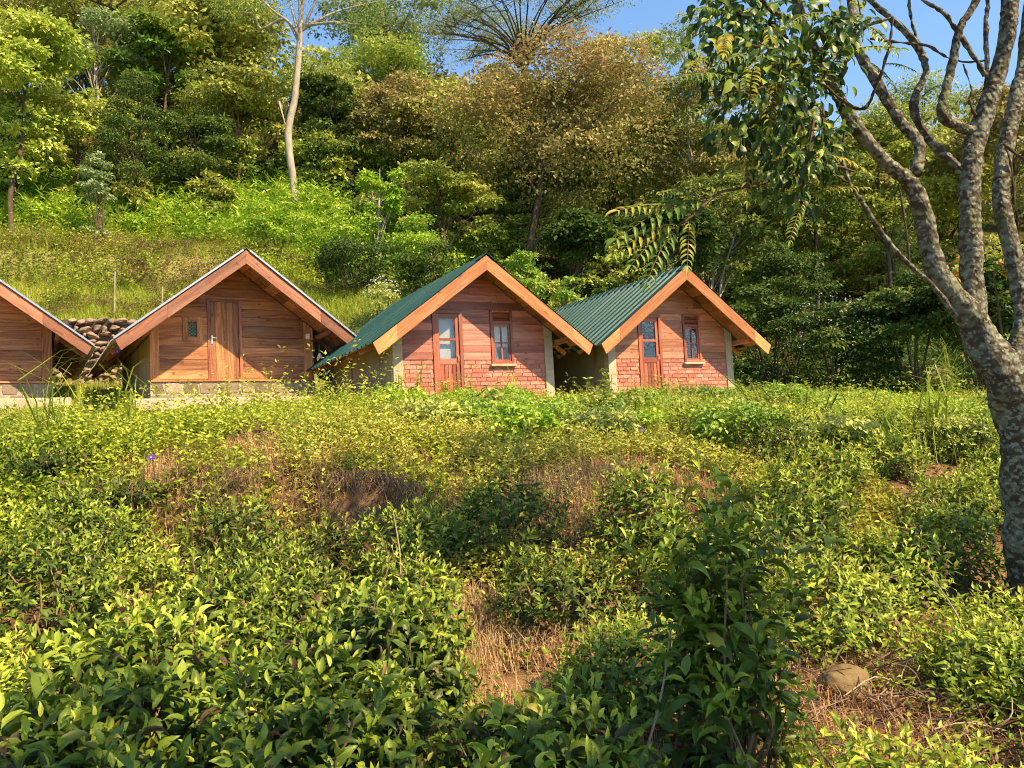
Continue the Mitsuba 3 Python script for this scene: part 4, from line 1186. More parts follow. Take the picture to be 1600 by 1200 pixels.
# low leafy bushes on the slope and the terrace, each a thing
r = np.random.default_rng(58)
_lb = []
for _try in range(4000):
    x, y = r.uniform(-6, 9.5), r.uniform(7.8, 15.2)
    if abs(x) > .66 * y or (x < -1.7 and y > 7.7) or len(_lb) >= 48 or (y > 13.2 and r.random() < .7):
        continue
    if all((x - p) ** 2 + (y - q) ** 2 > .8 for p, q in _lb) and not (-3 < x < -.5 and y < 8):
        _lb.append((x, y))
for x, y in _lb:
    pal = r.choice(['shade2', 'fresh', 'midolive', 'fresh2'], p=[.35, .25, .2, .2])
    key = thing('low_bush', 'low leafy bush among the weeds on the slope below the cabins', 'bush', 'low bushes on the slope below the cabins')
    rx, rz = r.uniform(.3, .6), r.uniform(.18, .32) * (.75 if y > 12 else 1)
    m, cl = crown((x, y, float(G(x, y)) + rz * .8), rx, rx, rz, pal, int(1500 * (rx / .45) ** 2), .055, 'dome', r)
    scene[key + '__foliage'] = leaf_ply(m, 'leaf_matte')
    scene[key + '__stem'] = mikit.ply(join([tube([(x, y, float(G(x, y)) - .05), tuple(q)], [.008, .003], 4, 2) for q in cl[:9]]), 'bark_dark', smooth=True)

# ------------------------------------------------------------------ tea bushes
TEA = [(0.031, 0.054, 0.008), (0.070, 0.116, 0.015), (0.171, 0.253, 0.027), (0.366, 0.459, 0.045), (0.527, 0.552, 0.076)]
NLEAF = []
for v in range(12):
    c = ramp(TEA, np.array([.08 + .085 * v])) if v < 10 else np.array([(.17, .09, .05) if v == 10 else (.42, .36, .06)])
    scene[f'tea_leaf_tone_{v}'] = leaf_bsdf(.42, .42, rgb(*map(float, c[0])))
    m = leaves([(0, 0, 0)], [(1, 0, 0)], [(0, 0, 1)], 1, 1, c, L12)
    NLEAF.append(mikit.ply(m[:2], f'tea_leaf_tone_{v}', smooth=True))


def as_parts(key, P, D, N, L, W, tone, curl):
    D = unit(D)
    S = unit(np.cross(N, D))
    N = np.cross(D, S)
    for p, d, s, nn, l, w, t, c in zip(P, D, S, N, L, W, tone, curl):
        M = np.eye(4)
        M[:3, 0], M[:3, 1], M[:3, 2], M[:3, 3] = d * l, s * w, nn * l * c, p
        put_n(key + '__leaf', {**NLEAF[int(np.clip(t, 0, .999) * 10) if t < 5 else int(t)], 'to_world': T(M)})


def shoots(S, A, r, leafL, k=6, asp=.42, drop=.024):
    """Leaves in whorls along shoots that start at S and point along A."""
    n = len(S)
    i = np.tile(np.arange(k), n)
    a = np.repeat(unit(A), k, 0)
    s = np.repeat(S, k, 0)
    ref = unit(np.cross(a, np.repeat(rand_dir(n, r), k, 0)))
    oth = np.cross(a, ref)
    az = i * 2.4 + r.normal(size=n * k) * .35
    th = np.radians(16 + 74 * (i / (k - 1)) ** .8 + r.normal(size=n * k) * 11)
    q = np.cos(az)[:, None] * ref + np.sin(az)[:, None] * oth
    D = np.cos(th)[:, None] * a + np.sin(th)[:, None] * q
    P = s - a * (i * drop)[:, None] + q * .004
    N = a - D * (a * D).sum(1)[:, None] + .12 * r.normal(size=(n * k, 3))
    L = leafL * (.45 + .62 * (i / (k - 1)) ** .6) * r.uniform(.75, 1.2, n * k)
    W = L * asp * r.uniform(.8, 1.15, n * k)
    tone = .80 - .62 * (i / (k - 1)) ** .6 + .13 * r.normal(size=n * k) + np.repeat(.10 * r.normal(size=n), k)
    return P, D, N, L, W, tone, r.uniform(.4, 1.7, n * k)


def tea_bush(name, label, x, y, R, h, ns, tpl, leafL, parts, seed, group=None, shift=0.0, cat='bush', el=1.0):
    r = np.random.default_rng(seed)
    key = thing(name, label, cat, group)
    g = float(G(x, y))
    hz = h * .60
    c = np.array([x, y, g + h - hz])
    d = rand_dir(ns * 2, r)
    d = d[d[:, 2] > -.45][:ns]
    lump = .66 + .62 * meshkit.fbm(d * 2.3 + seed, 2, seed % 50)
    S = c + d * np.array([R, R, hz]) * (lump * r.uniform(.72, 1.06, len(d)))[:, None]
    A = unit(d * np.array([1, 1, .8]) + np.array([0, 0, el]) + .35 * rand_dir(len(d), r))
    P, D, N, L, W, tone, curl = shoots(S, A, r, leafL)
    tone = tone + shift + .11 * r.normal() + .10 * (d[:, 2].repeat(6) - .4)
    yellow = r.random(len(P)) < .014
    C = ramp(TEA, tone) * r.uniform(.8, 1.2, (len(P), 1))
    C[yellow] = np.array([.40, .33, .05]) * r.uniform(.6, 1.0, (yellow.sum(), 1))
    brown = r.random(len(P)) < .022
    C[brown] = np.array([.21, .12, .065]) * r.uniform(.4, 1.3, (brown.sum(), 1))
    tone[yellow], tone[brown] = 11, 10
    if parts:
        vis = np.linalg.norm(P, axis=1) - 1.2 * (L - leafL) + .8 * (P[:, 1] - y) - 1.5 * (P[:, 2] - g)
        o = np.argsort(vis)
        a, b = o[:parts], o[parts:]
        as_parts(key, P[a], D[a], N[a], L[a], W[a], tone[a], curl[a])
    else:
        b = np.arange(len(P))
    m = leaves(P[b], D[b], N[b], L[b], W[b], C[b], tpl, curl[b])
    k = key + '__foliage'
    scene[k] = leaf_ply(m, 'leaf_glossy', smooth=tpl is L12)
    if parts:
        tag(k, kind='stuff', label='the rest of the leaves of the bush')
    st = []
    for s, a in zip(S[:(46 if parts else 22)], A):
        b0 = np.array([x + r.normal() * .05, y + r.normal() * .05, g - .03])
        m1 = b0 * .45 + s * .55 + np.append(r.normal(size=2) * .05, -.02)
        st.append(tube([b0, m1, s - a * .10, s], [.008, .006, .004, .0025], 4, 2))
    V, F = join(st)
    cc = ramp([(.09, .055, .03), (.22, .15, .09), (.30, .24, .15)], np.full(len(V), .3) + .5 * meshkit.noise(V * 9, 2))
    scene[key + '__stem'] = leaf_ply((V, F, cc), 'twig')
    return key


r = np.random.default_rng(52)
BUSH = [
    # the nearest bushes, placed by hand: (x, y, radius, height, label)
    (-.15, 1.95, .55, .72, 'large leaved shaded tea bush at the bottom edge in the middle, nearest to the viewer'),
    (-.95, 2.05, .50, .72, 'tea bush at the bottom left corner with long drooping dark leaves'),
    (.62, 2.1, .38, .62, 'dark tea bush at the bottom edge just left of the tall upright shrub'),
    (-1.55, 2.45, .50, .75, 'tea bush at the left edge near the bottom with brown dead leaves among the green'),
    (-.75, 2.85, .50, .74, 'sunlit lime green tea bush left of the bottom centre'),
    (.05, 2.75, .42, .66, 'brightly sunlit tea bush just behind the shaded one at the bottom middle'),
    (1.95, 2.65, .26, .30, 'low tea sprig in the brown twigs at the bottom right'),
    (2.25, 2.9, .30, .60, 'tea bush cut off by the bottom right corner'),
    (-1.6, 3.35, .52, .74, 'tea bush at the left behind the one with dead leaves'),
    (-.75, 3.75, .52, .72, 'bushy glossy tea bush at centre left, third row from the viewer'),
]
_used = []
for _i, (x, y, R_, h, lab) in enumerate(BUSH):
    tea_bush('tea_bush', lab, x, y, R_, h, int(390 * R_ / .5), L12, .090 if _i not in (0, 1, 3) else .122 if _i == 0 else .108, 180, 500 + _i)
    _used.append((x, y))
clear = [(1.53, 3.9, .5), (1.3, 3.35, .62), (-.75, 5.0, .3), (-2.6, 5.6, .42), (-1.75, 4.9, .36), (-.05, 4.3, .32), (-2.7, 5.4, .36), (-1.15, 3.1, .28), (-.32, 5.0, .5), (.15, 3.35, .52), (1.2, 3.3, .36), (1.8, 3.35, .5), (-2.3, 4.2, .42), (.75, 3.0, .5)]
GRP = {
    'left': ('glossy tea bush standing in the left part of the tea slope below the bank', 'tea bushes left of centre'),
    'mid': ('glossy tea bush standing in the middle of the tea slope behind the front row', 'tea bushes in the middle'),
    'right': ('sunlit tea bush in the dense stand on the right between tall shrub and lichened trunk', 'tea bushes on the right'),
}
_c = 0
for _try in range(9000):
    y = r.uniform(2.6, 9.2)
    x = r.uniform(-.78, .80) * y
    if x < -.2 and y > (6.25 if x > -3.3 else 7.3):
        continue
    if -.9 < x < 2.1 and y > 5.95 - .25 * max(x, 0):
        continue
    if 1.2 < x < 2.3 and y < 3.75:
        continue
    if np.hypot(x - 3.33, y - 5.25) < .45:
        continue
    if any(np.hypot(x - a, y - b) < q for a, b, q in clear) or any(np.hypot(x - a, y - b) < r.uniform(.50, .76) + .012 * y for a, b in _used):
        continue
    _used.append((x, y))
    w = 'left' if x < -.9 else 'mid' if x < 1.0 else 'right'
    h = r.uniform(.22, .36) if x < -2.9 and y > 6.2 else r.uniform(.42, .84) if x < 1.0 else r.uniform(.38, .60)
    far = y > 4.6
    tea_bush('tea_bush', GRP[w][0], x, y, r.uniform(.36, .50), h, int(300 if not far else 240), L4 if y < 5.5 else L2, (.080 if y < 4.2 else .076) if w != 'right' else .072, 0, 600 + _c, GRP[w][1], shift=.10 if w == 'right' else (.06 if y < 4.2 else -.02))
    _c += 1

# the tall upright shrub right of centre
tea_bush('tall_shrub', 'tall upright dark green leafy shrub standing above the tea right of centre', .75, 3.02, .27, 1.0, 135, L12, .105, 240, 901, None, .10, 'shrub', 2.1)
_k = 'tall_shrub'
r = np.random.default_rng(902)
S, A = [], []
for i in range(16):
    t = r.uniform(-.28, .28)
    for j in range(7):
        f = .55 + .12 * j
        S.append((.75 + t * f * 1.1 + r.normal() * .015, 3.02 + r.normal() * .12, -1.45 + (.98 + .36 * (1 - abs(t) / .28) * r.random()) * (.5 + j * .09) * 1.05))
        A.append((t * .6, 0, 1))
P, D, N, L, W, tone, curl = shoots(np.array(S), np.array(A) + .2 * rand_dir(len(S), r), r, .092)
scene[_k + '__shoot'] = leaf_ply(leaves(P, D, N, L, W, ramp(TEA, tone + .08), L12, curl), 'leaf_glossy', True)
tag(_k + '__shoot', kind='stuff', label='upright top shoots of the shrub')

# ------------------------------------------------------------------ the lichened tree in the right foreground
ft = thing('lichened_tree', 'crooked many limbed tree with grey lichen on its bark, right foreground, mostly bare', 'tree')
LIMBS = {
    'trunk': [(3.328,5.250,-1.434,0.1960), (3.304,5.200,-1.074,0.1857), (3.253,5.100,-0.487,0.1739), (3.219,5.050,-0.075,0.1722), (3.136,5.000,0.156,0.1705), (3.029,4.970,0.338,0.1614), (2.916,4.950,0.561,0.1527)],
    'stemA': [(2.916,4.950,0.561,0.1366), (2.950,4.950,0.804,0.0884), (2.969,4.950,1.199,0.0844), (3.002,4.950,1.564,0.0844), (3.108,4.950,1.873,0.0804), (3.258,4.900,2.316,0.0716), (3.287,4.850,2.604,0.0630), (3.348,4.800,3.077,0.0506), (3.373,4.700,3.592,0.0305)],
    'stemB': [(2.916,4.950,0.561,0.1205), (2.710,4.900,0.868,0.0875), (2.615,4.850,1.243,0.0709), (2.534,4.800,1.427,0.0623), (2.370,4.750,1.556,0.0540), (2.173,4.700,1.772,0.0496), (2.042,4.650,1.997,0.0453), (1.884,4.600,2.312,0.0411), (1.812,4.550,2.511,0.0351), (1.709,4.500,2.842,0.0292), (1.535,4.400,3.215,0.0179)],
    'stemG': [(3.164,5.020,0.147,0.1385), (3.371,5.150,0.507,0.1003), (3.398,5.200,0.847,0.0760), (3.372,5.250,1.480,0.0682), (3.500,5.300,1.911,0.0688), (3.666,5.350,2.352,0.0651), (3.813,5.400,2.891,0.0614), (4.082,5.500,3.658,0.0491), (4.434,5.600,4.610,0.0318)],
    'brC': [(2.568,4.800,1.494,0.0506), (2.631,4.850,1.701,0.0472), (2.546,4.900,1.883,0.0477), (2.452,4.950,2.145,0.0442), (2.357,5.000,2.449,0.0406), (2.375,5.050,2.767,0.0369), (2.348,5.100,3.244,0.0290), (2.342,5.200,3.771,0.0169)],
    'brD': [(2.950,4.950,1.533,0.0402), (2.774,5.000,1.797,0.0365), (2.697,5.000,2.010,0.0345), (2.795,5.000,2.232,0.0325), (2.790,5.050,2.417,0.0328), (2.677,5.050,2.571,0.0287), (2.526,5.100,2.788,0.0248), (2.340,5.200,3.173,0.0169)],
    'brE': [(3.052,4.950,1.796,0.0482), (2.927,4.900,1.816,0.0438), (2.791,4.850,1.878,0.0394), (2.830,4.850,2.042,0.0354), (2.879,4.850,2.185,0.0354), (2.919,4.800,2.407,0.0312), (3.040,4.800,2.588,0.0273), (3.113,4.700,2.939,0.0191)],
    'brF': [(3.141,4.950,1.965,0.0241), (3.152,4.930,2.209,0.0220), (3.151,4.900,2.482,0.0199), (3.181,4.900,2.638,0.0179), (3.200,4.900,3.023,0.0119)],
    'brF2': [(3.139,4.930,2.155,0.0200), (3.015,4.900,2.350,0.0191), (2.865,4.850,2.534,0.0177), (2.707,4.800,2.606,0.0156), (2.499,4.700,2.724,0.0114)],
    'brH': [(2.828,4.920,0.585,0.0280), (2.637,4.850,0.801,0.0236), (2.476,4.800,0.935,0.0214), (2.331,4.750,1.078,0.0212), (2.181,4.700,1.294,0.0210), (2.092,4.660,1.412,0.0189), (2.050,4.640,1.565,0.0169), (2.065,4.620,1.722,0.0112)],
    'twI': [(2.483,4.800,0.919,0.0101), (2.468,4.780,1.139,0.0085), (2.435,4.750,1.388,0.0062)],
    'twJ': [(2.092,4.660,1.412,0.0113), (1.965,4.600,1.473,0.0082), (1.871,4.550,1.596,0.0052)],
    'twK': [(2.039,4.640,1.625,0.0083), (1.935,4.600,1.584,0.0060)],
    'brL': [(2.125,4.660,1.485,0.0121), (1.930,4.600,1.514,0.0127), (1.679,4.550,1.452,0.0126), (1.471,4.500,1.381,0.0117), (1.249,4.450,1.332,0.0108), (1.082,4.400,1.203,0.0093), (0.969,4.400,1.131,0.0064)],
    'brM': [(2.067,4.650,2.024,0.0208), (2.116,4.550,2.198,0.0185), (2.186,4.500,2.298,0.0164), (2.326,4.450,2.321,0.0144)],
    'brN': [(2.326,4.450,2.321,0.0130), (2.295,4.450,2.177,0.0094), (2.208,4.450,1.932,0.0079), (2.122,4.450,1.792,0.0072)],
    'brO': [(2.129,4.600,1.852,0.0149), (1.994,4.500,1.882,0.0110), (1.903,4.450,1.929,0.0094), (1.783,4.400,1.962,0.0079), (1.704,4.400,1.981,0.0054)],
    'brP': [(2.129,4.600,1.852,0.0131), (2.158,4.500,1.823,0.0110), (2.197,4.400,1.947,0.0089), (2.254,4.350,2.116,0.0071)],
    'twQ': [(2.456,5.000,2.474,0.0122), (2.620,5.000,2.439,0.0106), (2.815,4.980,2.393,0.0097), (2.915,4.950,2.295,0.0088), (3.032,4.930,2.249,0.0088), (3.168,4.930,2.255,0.0080)],
    'brR': [(1.856,4.580,2.386,0.0260), (1.676,4.500,2.403,0.0201), (1.553,4.400,2.438,0.0161), (1.384,4.300,2.540,0.0105)],
    'twS': [(3.049,4.930,1.898,0.0128), (3.002,4.900,1.971,0.0119), (3.022,4.900,2.054,0.0095), (2.984,4.900,2.225,0.0064)],
    'twT': [(3.387,5.200,1.794,0.0127), (3.448,5.100,1.653,0.0108), (3.539,5.000,1.553,0.0081)],
    'twU': [(2.798,5.050,2.403,0.0164), (2.754,5.050,2.681,0.0139), (2.783,5.050,2.877,0.0123)],
    'twV': [(3.454,5.250,1.388,0.0085), (3.425,5.200,1.637,0.0084), (3.396,5.200,1.793,0.0068)],
}
for _i, (nm, l) in enumerate(LIMBS.items()):
    l = np.array(l)
    if nm == 'trunk':
        l[2:, 0] += .012
        l[-2:, 3] *= np.array([.92, .62])
    big = nm in ('trunk', 'stemA', 'stemB', 'stemG')
    if nm in ('stemA', 'stemB'):   # the stems grow out of the trunk below the fork
        l = np.vstack([[3.13, 5.0, .12, .085], [3.03, 4.97, .34, .115], [2.935, 4.95, .57, .118], l[1:]])
    rr = l[:, 3] * (.80 if nm == 'trunk' else .74)
    if nm == 'trunk':
        l = np.vstack([[3.36, 5.30, -1.75, 0], l])
        rr = np.append(.29, rr)
    s_ = 26 if big else 12 if rr[0] > .03 else 6
    m = tube(l[:, :3], rr, s_, 12 if big else 7, .30 if big else .22, 70 + _i)
    part = 'trunk' if nm == 'trunk' else 'stem' if big else 'limb' if rr[0] > .018 else 'twig'
    scene[put_n(ft + '__' + part, None)] = mikit.ply(m, 'bark_lichen' if rr[0] > .012 else 'bark_dark', smooth=True)

LEAF_CLUMPS = [ (1.36, 4.53, 2.29, 0.20), (1.73, 4.82, 2.52, 0.29), (1.44, 4.29, 1.86, 0.30), (1.87, 4.82, 1.91, 0.29), (1.39, 4.40, 1.67, 0.20), (1.66, 4.48, 1.50, 0.20), (1.96, 4.74, 2.20, 0.25), (1.25, 4.47, 2.03, 0.14), (1.75, 4.56, 1.30, 0.10), (1.87, 4.22, 2.21, 0.17), (2.21, 4.69, 2.39, 0.13), (1.92, 4.55, 1.70, 0.15), (1.64, 4.41, 2.10, 0.29), (1.46, 4.71, 2.58, 0.23), (1.76, 4.40, 1.50, 0.14) ]
FRONDS = [ ((1.19, 4.45, 1.30), (0.62, 4.30, 1.06)), ((1.09, 4.45, 1.22), (0.64, 4.30, 1.22)), ((1.04, 4.45, 1.16), (0.60, 4.30, 0.98)), ((1.00, 4.45, 1.16), (0.77, 4.30, 0.81)), ((1.07, 4.45, 1.20), (1.00, 4.30, 0.89)), ((1.13, 4.45, 1.23), (1.23, 4.30, 1.29)), ((1.16, 4.45, 1.30), (0.89, 4.30, 1.31)), ((1.25, 4.45, 1.33), (1.05, 4.30, 1.36)), ((1.01, 4.45, 1.16), (0.69, 4.30, 0.91)), ((1.79, 4.45, 2.09), (1.49, 4.30, 1.76)), ((1.90, 4.45, 2.06), (1.56, 4.30, 1.82)), ((1.81, 4.45, 2.10), (1.82, 4.30, 1.95)), ((1.38, 4.45, 1.90), (1.03, 4.30, 1.72)), ((1.37, 4.45, 1.71), (1.24, 4.30, 1.49)), ((2.63, 5.20, 2.39), (2.74, 5.05, 2.27)), ((2.50, 5.20, 2.42), (2.60, 5.05, 2.17)), ((2.87, 5.20, 2.15), (2.94, 5.05, 2.17)), ((1.34, 4.45, 2.40), (1.15, 4.30, 2.35)), ((1.25, 4.45, 2.14), (1.08, 4.30, 2.00)) ]

r = np.random.default_rng(81)
OAK = [(0.029, 0.064, 0.016), (0.056, 0.120, 0.021), (0.112, 0.192, 0.029), (0.272, 0.352, 0.048), (0.480, 0.448, 0.080)]
P, D, N, tone = [], [], [], []
tw = []
for (x, y, z, q) in LEAF_CLUMPS:
    n = int(115 * (q / .22) ** 1.6)
    d = rand_dir(n, r)
    p = np.array([x, y, z]) + d * (q * 1.12 * r.random(n) ** .6)[:, None]
    P.append(p)
    D.append(unit(.7 * d + [0, 0, -.75] + .55 * rand_dir(n, r)))
    N.append(unit(.6 * rand_dir(n, r) + [.35, -.5, .45]))
    tone.append(.08 + .75 * r.random(n) ** 2.0 + .1 * d[:, 2])
    for k in range(4):
        e_ = p[r.integers(n)]
        c_ = np.array([x, y, z])
        src = np.array([1.95, 4.62, 2.15]) if x < 2.0 else np.array([2.2, 4.7, 1.95])
        tw.append(tube([src * .4 + c_ * .6, c_, e_], [.008, .006, .002], 4, 3))
P, D, N, tone = np.vstack(P), np.vstack(D), np.vstack(N), np.concatenate(tone)
n = len(P)
L = r.uniform(.05, .10, n)
W = L * r.uniform(.45, .65, n)
curl = r.uniform(.3, 1.3, n)
o = np.argsort(P[:, 1] - L * 2)
a, b = o[:280], o[280:]
_save = NLEAF
NLEAF = []
for v in range(10):
    scene[f'oval_leaf_tone_{v}'] = leaf_bsdf(.40, .42, rgb(*map(float, ramp(OAK, np.array([.05 + .095 * v]))[0])))
    NLEAF.append(mikit.ply(leaves([(0, 0, 0)], [(1, 0, 0)], [(0, 0, 1)], 1, 1, [(0, 0, 0)], L12)[:2], f'oval_leaf_tone_{v}', smooth=True))
as_parts(ft, P[a], D[a], N[a], L[a], W[a], tone[a], curl[a])
scene[ft + '__foliage'] = leaf_ply(leaves(P[b], D[b], N[b], L[b], W[b], ramp(OAK, tone[b]), L12, curl[b]), 'leaf_glossy', True)
tag(ft + '__foliage', kind='stuff', label='mass of dark oval leaves hanging at the left of the crown')
scene[put_n(ft + '__twig', None)] = mikit.ply(join(tw), 'bark_dark', smooth=True)

# feathery compound leaves: a rachis with pairs of narrow leaflets
FC = [(0.042, 0.098, 0.017), (0.098, 0.182, 0.028), (0.224, 0.308, 0.035), (0.476, 0.336, 0.042), (0.600, 0.238, 0.056)]


def frond(key, a, b, r, tone, leaf=.20):
    a, b = np.array(a), np.array(b)
    ln = np.linalg.norm(b - a)
    mid = (a + b) / 2 + np.array([0, 0, .16 * ln])
    t = np.linspace(.12, 1, 11)[:, None]
    C = (1 - t) ** 2 * a + 2 * t * (1 - t) * mid + t ** 2 * b
    tg = unit(2 * (1 - t) * (mid - a) + 2 * t * (b - mid))
    up = np.array([0.15, -.55, .8])
    S = unit(np.cross(tg, up))
    P, D, N = [], [], []
    for sg in (-1, 1):
        P.append(C)
        D.append(unit(sg * S + .55 * tg + [0, 0, -.35] + .12 * r.normal(size=C.shape)))
        N.append(np.tile(up, (len(C), 1)) + .15 * r.normal(size=C.shape))
    P, D, N = np.vstack(P + [C[-1:]]), np.vstack(D + [tg[-1:]]), np.vstack(N + [up[None]])
    n = len(P)
    L = ln * leaf * np.append(np.tile(np.sin(np.linspace(.75, 2.5, 11)), 2), .9) * r.uniform(.85, 1.1, n)
    col = ramp(FC, tone + .22 * r.random(n))
    m = leaves(P, D, N, L, L * .27, col, L12, r.uniform(.5, 1.5, n))
    rc = tube(np.vstack([a, C[[3, 6, 10]]]), [.0045, .0035, .003, .0015], 5, 4)
    m = join([m, (rc[0], rc[1], np.tile([(.20, .10, .04)], (len(rc[0]), 1)))])
    return put_n(key + '__compound_leaf', leaf_ply(m, 'leaf_glossy', True))


for (x, y, z, q) in LEAF_CLUMPS:
    for _j in range(2):
        d = unit(r.normal(size=3) + [-.5, -.3, -.2])
        c_ = np.array([x, y - .1, z])
        frond(ft, tuple(c_ + d * q * .5), tuple(c_ + d * (q + .22)), r, r.choice([.2, .35, .5]))
for a, b in FRONDS:
    frond(ft, a, b, r, r.choice([.12, .22, .30, .48], p=[.3, .35, .2, .15]))
# sparse leaves high above the frame on the same limbs
r = np.random.default_rng(82)
P = []
for c_, q, n in (((1.6, 4.4, 3.5), .5, 160), ((3.4, 4.7, 4.0), .8, 300), ((4.5, 5.6, 4.9), .8, 300), ((2.3, 5.2, 3.3), .5, 140)):
    P.append(np.array(c_) + rand_dir(n, r) * (q * r.random(n) ** .5)[:, None])
P = np.vstack(P)
n = len(P)
scene[put_n(ft + '__upper_foliage', None)] = leaf_ply(leaves(P, unit(rand_dir(n, r) + [0, 0, -.5]), rand_dir(n, r) + [0, 0, 1], .13, .07, ramp(OAK, r.random(n) * .6), L4), 'leaf_glossy')

# orange and green sapling leaves behind the fork, and the broad leafed shrub at the right edge
k = thing('orange_sapling', 'sapling with bright orange and green leaflets seen between the stems of the lichened tree', 'sapling')
r = np.random.default_rng(83)
for (a, b, t) in (((4.22, 7, 1.28), (3.98, 6.9, 1.20), .80), ((4.22, 7, 1.24), (4.05, 6.85, 1.36), .72), ((4.36, 7, 1.25), (4.66, 6.9, 1.10), .78), ((4.36, 7, 1.30), (4.58, 6.85, 1.36), .80), ((4.36, 7, 1.2), (4.66, 6.9, 1.42), .2), ((4.38, 7, .9), (4.75, 6.9, .85), .2), ((4.38, 7, .6), (4.1, 6.9, .55), .15)):
    frond(k, a, b, r, t, .5)
scene[k + '__stem'] = mikit.ply(tube([(4.42, 7.02, float(G(4.42, 7)) - .1), (4.4, 7, .3), (4.36, 7, 1.25)], [.02, .015, .006], 6, 4), 'bark_dark', smooth=True)

# trees outside the frame at the right, whose crowns shade the nearest bushes
k = thing('roadside_tree', 'leafy tree beside the viewpoint at the right, out of the frame', 'tree')
r = np.random.default_rng(84)
m, cl = crown((2.6, -.66, 3.4), 2.0, .82, .8, 'midolive', 1900, .13, 'dome', r)
m2, cl2 = crown((4.0, .42, 3.3), (.62), .55, .6, 'midolive', 850, .13, 'dome', r)
m = join([m, m2])
scene[k + '__crown'] = leaf_ply(m, 'leaf_matte')
scene[k + '__trunk'] = mikit.ply(join([tube([(4.7, -.9, -2.2), (4.4, -.8, .5), (2.6, -.6, 3.4)], [.14, .1, .04], 8, 4)] + [tube([(4.2, -.78, 1.2), tuple(q)], [.04, .01], 5, 2) for q in cl[:10]]), 'bark_dark', smooth=True)

k = thing('added_sapling', 'unseen sapling added at the right to shade the foot of the lichened tree', 'sapling')  # unseen caster, added to darken the lower trunk
r = np.random.default_rng(85)
m, cl = crown((4.95, 3.9, 1.5), .42, .42, .62, 'midolive', 1500, .10, 'dome', r)
scene[k + '__crown'] = leaf_ply(m, 'leaf_matte')
scene[k + '__trunk'] = mikit.ply(join([tube([(5.0, 3.9, -1.9), (4.97, 3.92, 0), (4.95, 3.9, 1.6)], [.035, .03, .01], 6, 3)] + [tube([(4.96, 3.9, .9), tuple(q)], [.012, .004], 4, 2) for q in cl[:8]]), 'bark_dark', smooth=True)

# ------------------------------------------------------------------ small things
k = thing('boulder', 'small ochre boulder lying among dry twigs at the bottom right', 'rock')
m = trimesh.creation.icosphere(subdivisions=4)
v = m.vertices
m.vertices = v * (1 + .30 * (meshkit.fbm(v * 1.6, 3, 5)[:, None] - .5) + .06 * (meshkit.fbm(v * 7, 2, 6)[:, None] - .5)) * np.array([.125, .10, .095])
m.apply_translation((1.53, 3.9, float(G(1.53, 3.9)) + .055))
scene[k] = mikit.ply(m, 'rock_ochre', smooth=True)

r = np.random.default_rng(91)
tw = []
for i in range(560):
    x, y = 1.9 + r.normal() * .55, 3.7 + r.normal() * .45
    g = float(G(x, y))
    a = r.uniform(0, 6.283)
    ln = r.uniform(.1, .38)
    p0 = np.array([x, y, g + r.uniform(0, .10)])
    p2 = p0 + np.array([math.cos(a) * ln, math.sin(a) * ln, r.uniform(-.04, .14)])
    p1 = (p0 + p2) / 2 + r.normal(size=3) * .03
    V, F = tube([p0, p1, p2], [.004, .0035, .002], 4, 3)
    tw.append((V, F, np.tile(ramp([(.09, .05, .03), (.22, .14, .09), (.42, .33, .24)], r.random(1)), (len(V), 1))))
stuff('dry_twigs', 'heap of dry brown and grey twigs on the ground at the bottom right', join(tw), 'twig')
# single bare stems standing out of the tea, each a thing
BARE = [((-.71, 4.5, -1.0), (-.71, 4.5, -.38), 'pale upright dry stalk in the gap left of the picture centre'),
        ((2.30, 4.1, -1.35), (2.05, 4.05, -.78), 'pale leaning bare twig in the tea at the lower right'),
        ((2.62, 3.9, -1.4), (2.30, 3.9, -.95), 'second pale leaning bare twig at the lower right, nearer the trunk'),
        ((-1.42, 2.2, -1.4), (-1.15, 2.0, -.98), 'pale bent twig at the bottom left corner'),
        ((-.42, 1.9, -1.45), (-.56, 1.95, -.85), 'dark thin stalk at the bottom left of the middle'),
        ((.35, 2.9, -1.3), (.55, 3.0, -.72), 'reddish thin stalk left of the tall upright shrub')]
for p0, p2, lab in BARE:
    k = thing('bare_twig', lab, 'twig')
    p0, p2 = np.array(p0), np.array(p2)
    V, F = tube([p0, p0 * .5 + p2 * .5 + [.03, 0, .02], p2], [.006, .005, .0025], 6, 5)
    scene[k] = leaf_ply((V, F, np.tile([(.40, .30, .2)], (len(V), 1))), 'twig', True)

# leafy weeds standing up in front of the cabins
WEEDS = [(-2.1, 14.6, .55), (-1.75, 14.2, .75), (-1.2, 14.5, .5), (-.7, 14.3, .55), (-.35, 14.1, .5), (1.45, 14.8, .75), (1.85, 15.2, .7), (2.3, 14.6, .5), (3.0, 15.3, .62), (3.7, 15.4, .45), (4.5, 15.6, .5),
         (5.5, 15.0, .55), (6.2, 14.5, .5), (-3.2, 14.8, .4), (-5.0, 13.4, .5), (-6.6, 13.6, .55), (-4.3, 13.0, .4), (7.0, 12.6, .75), (2.7, 12.5, .5), (.6, 13.2, .4)]
r = np.random.default_rng(95)


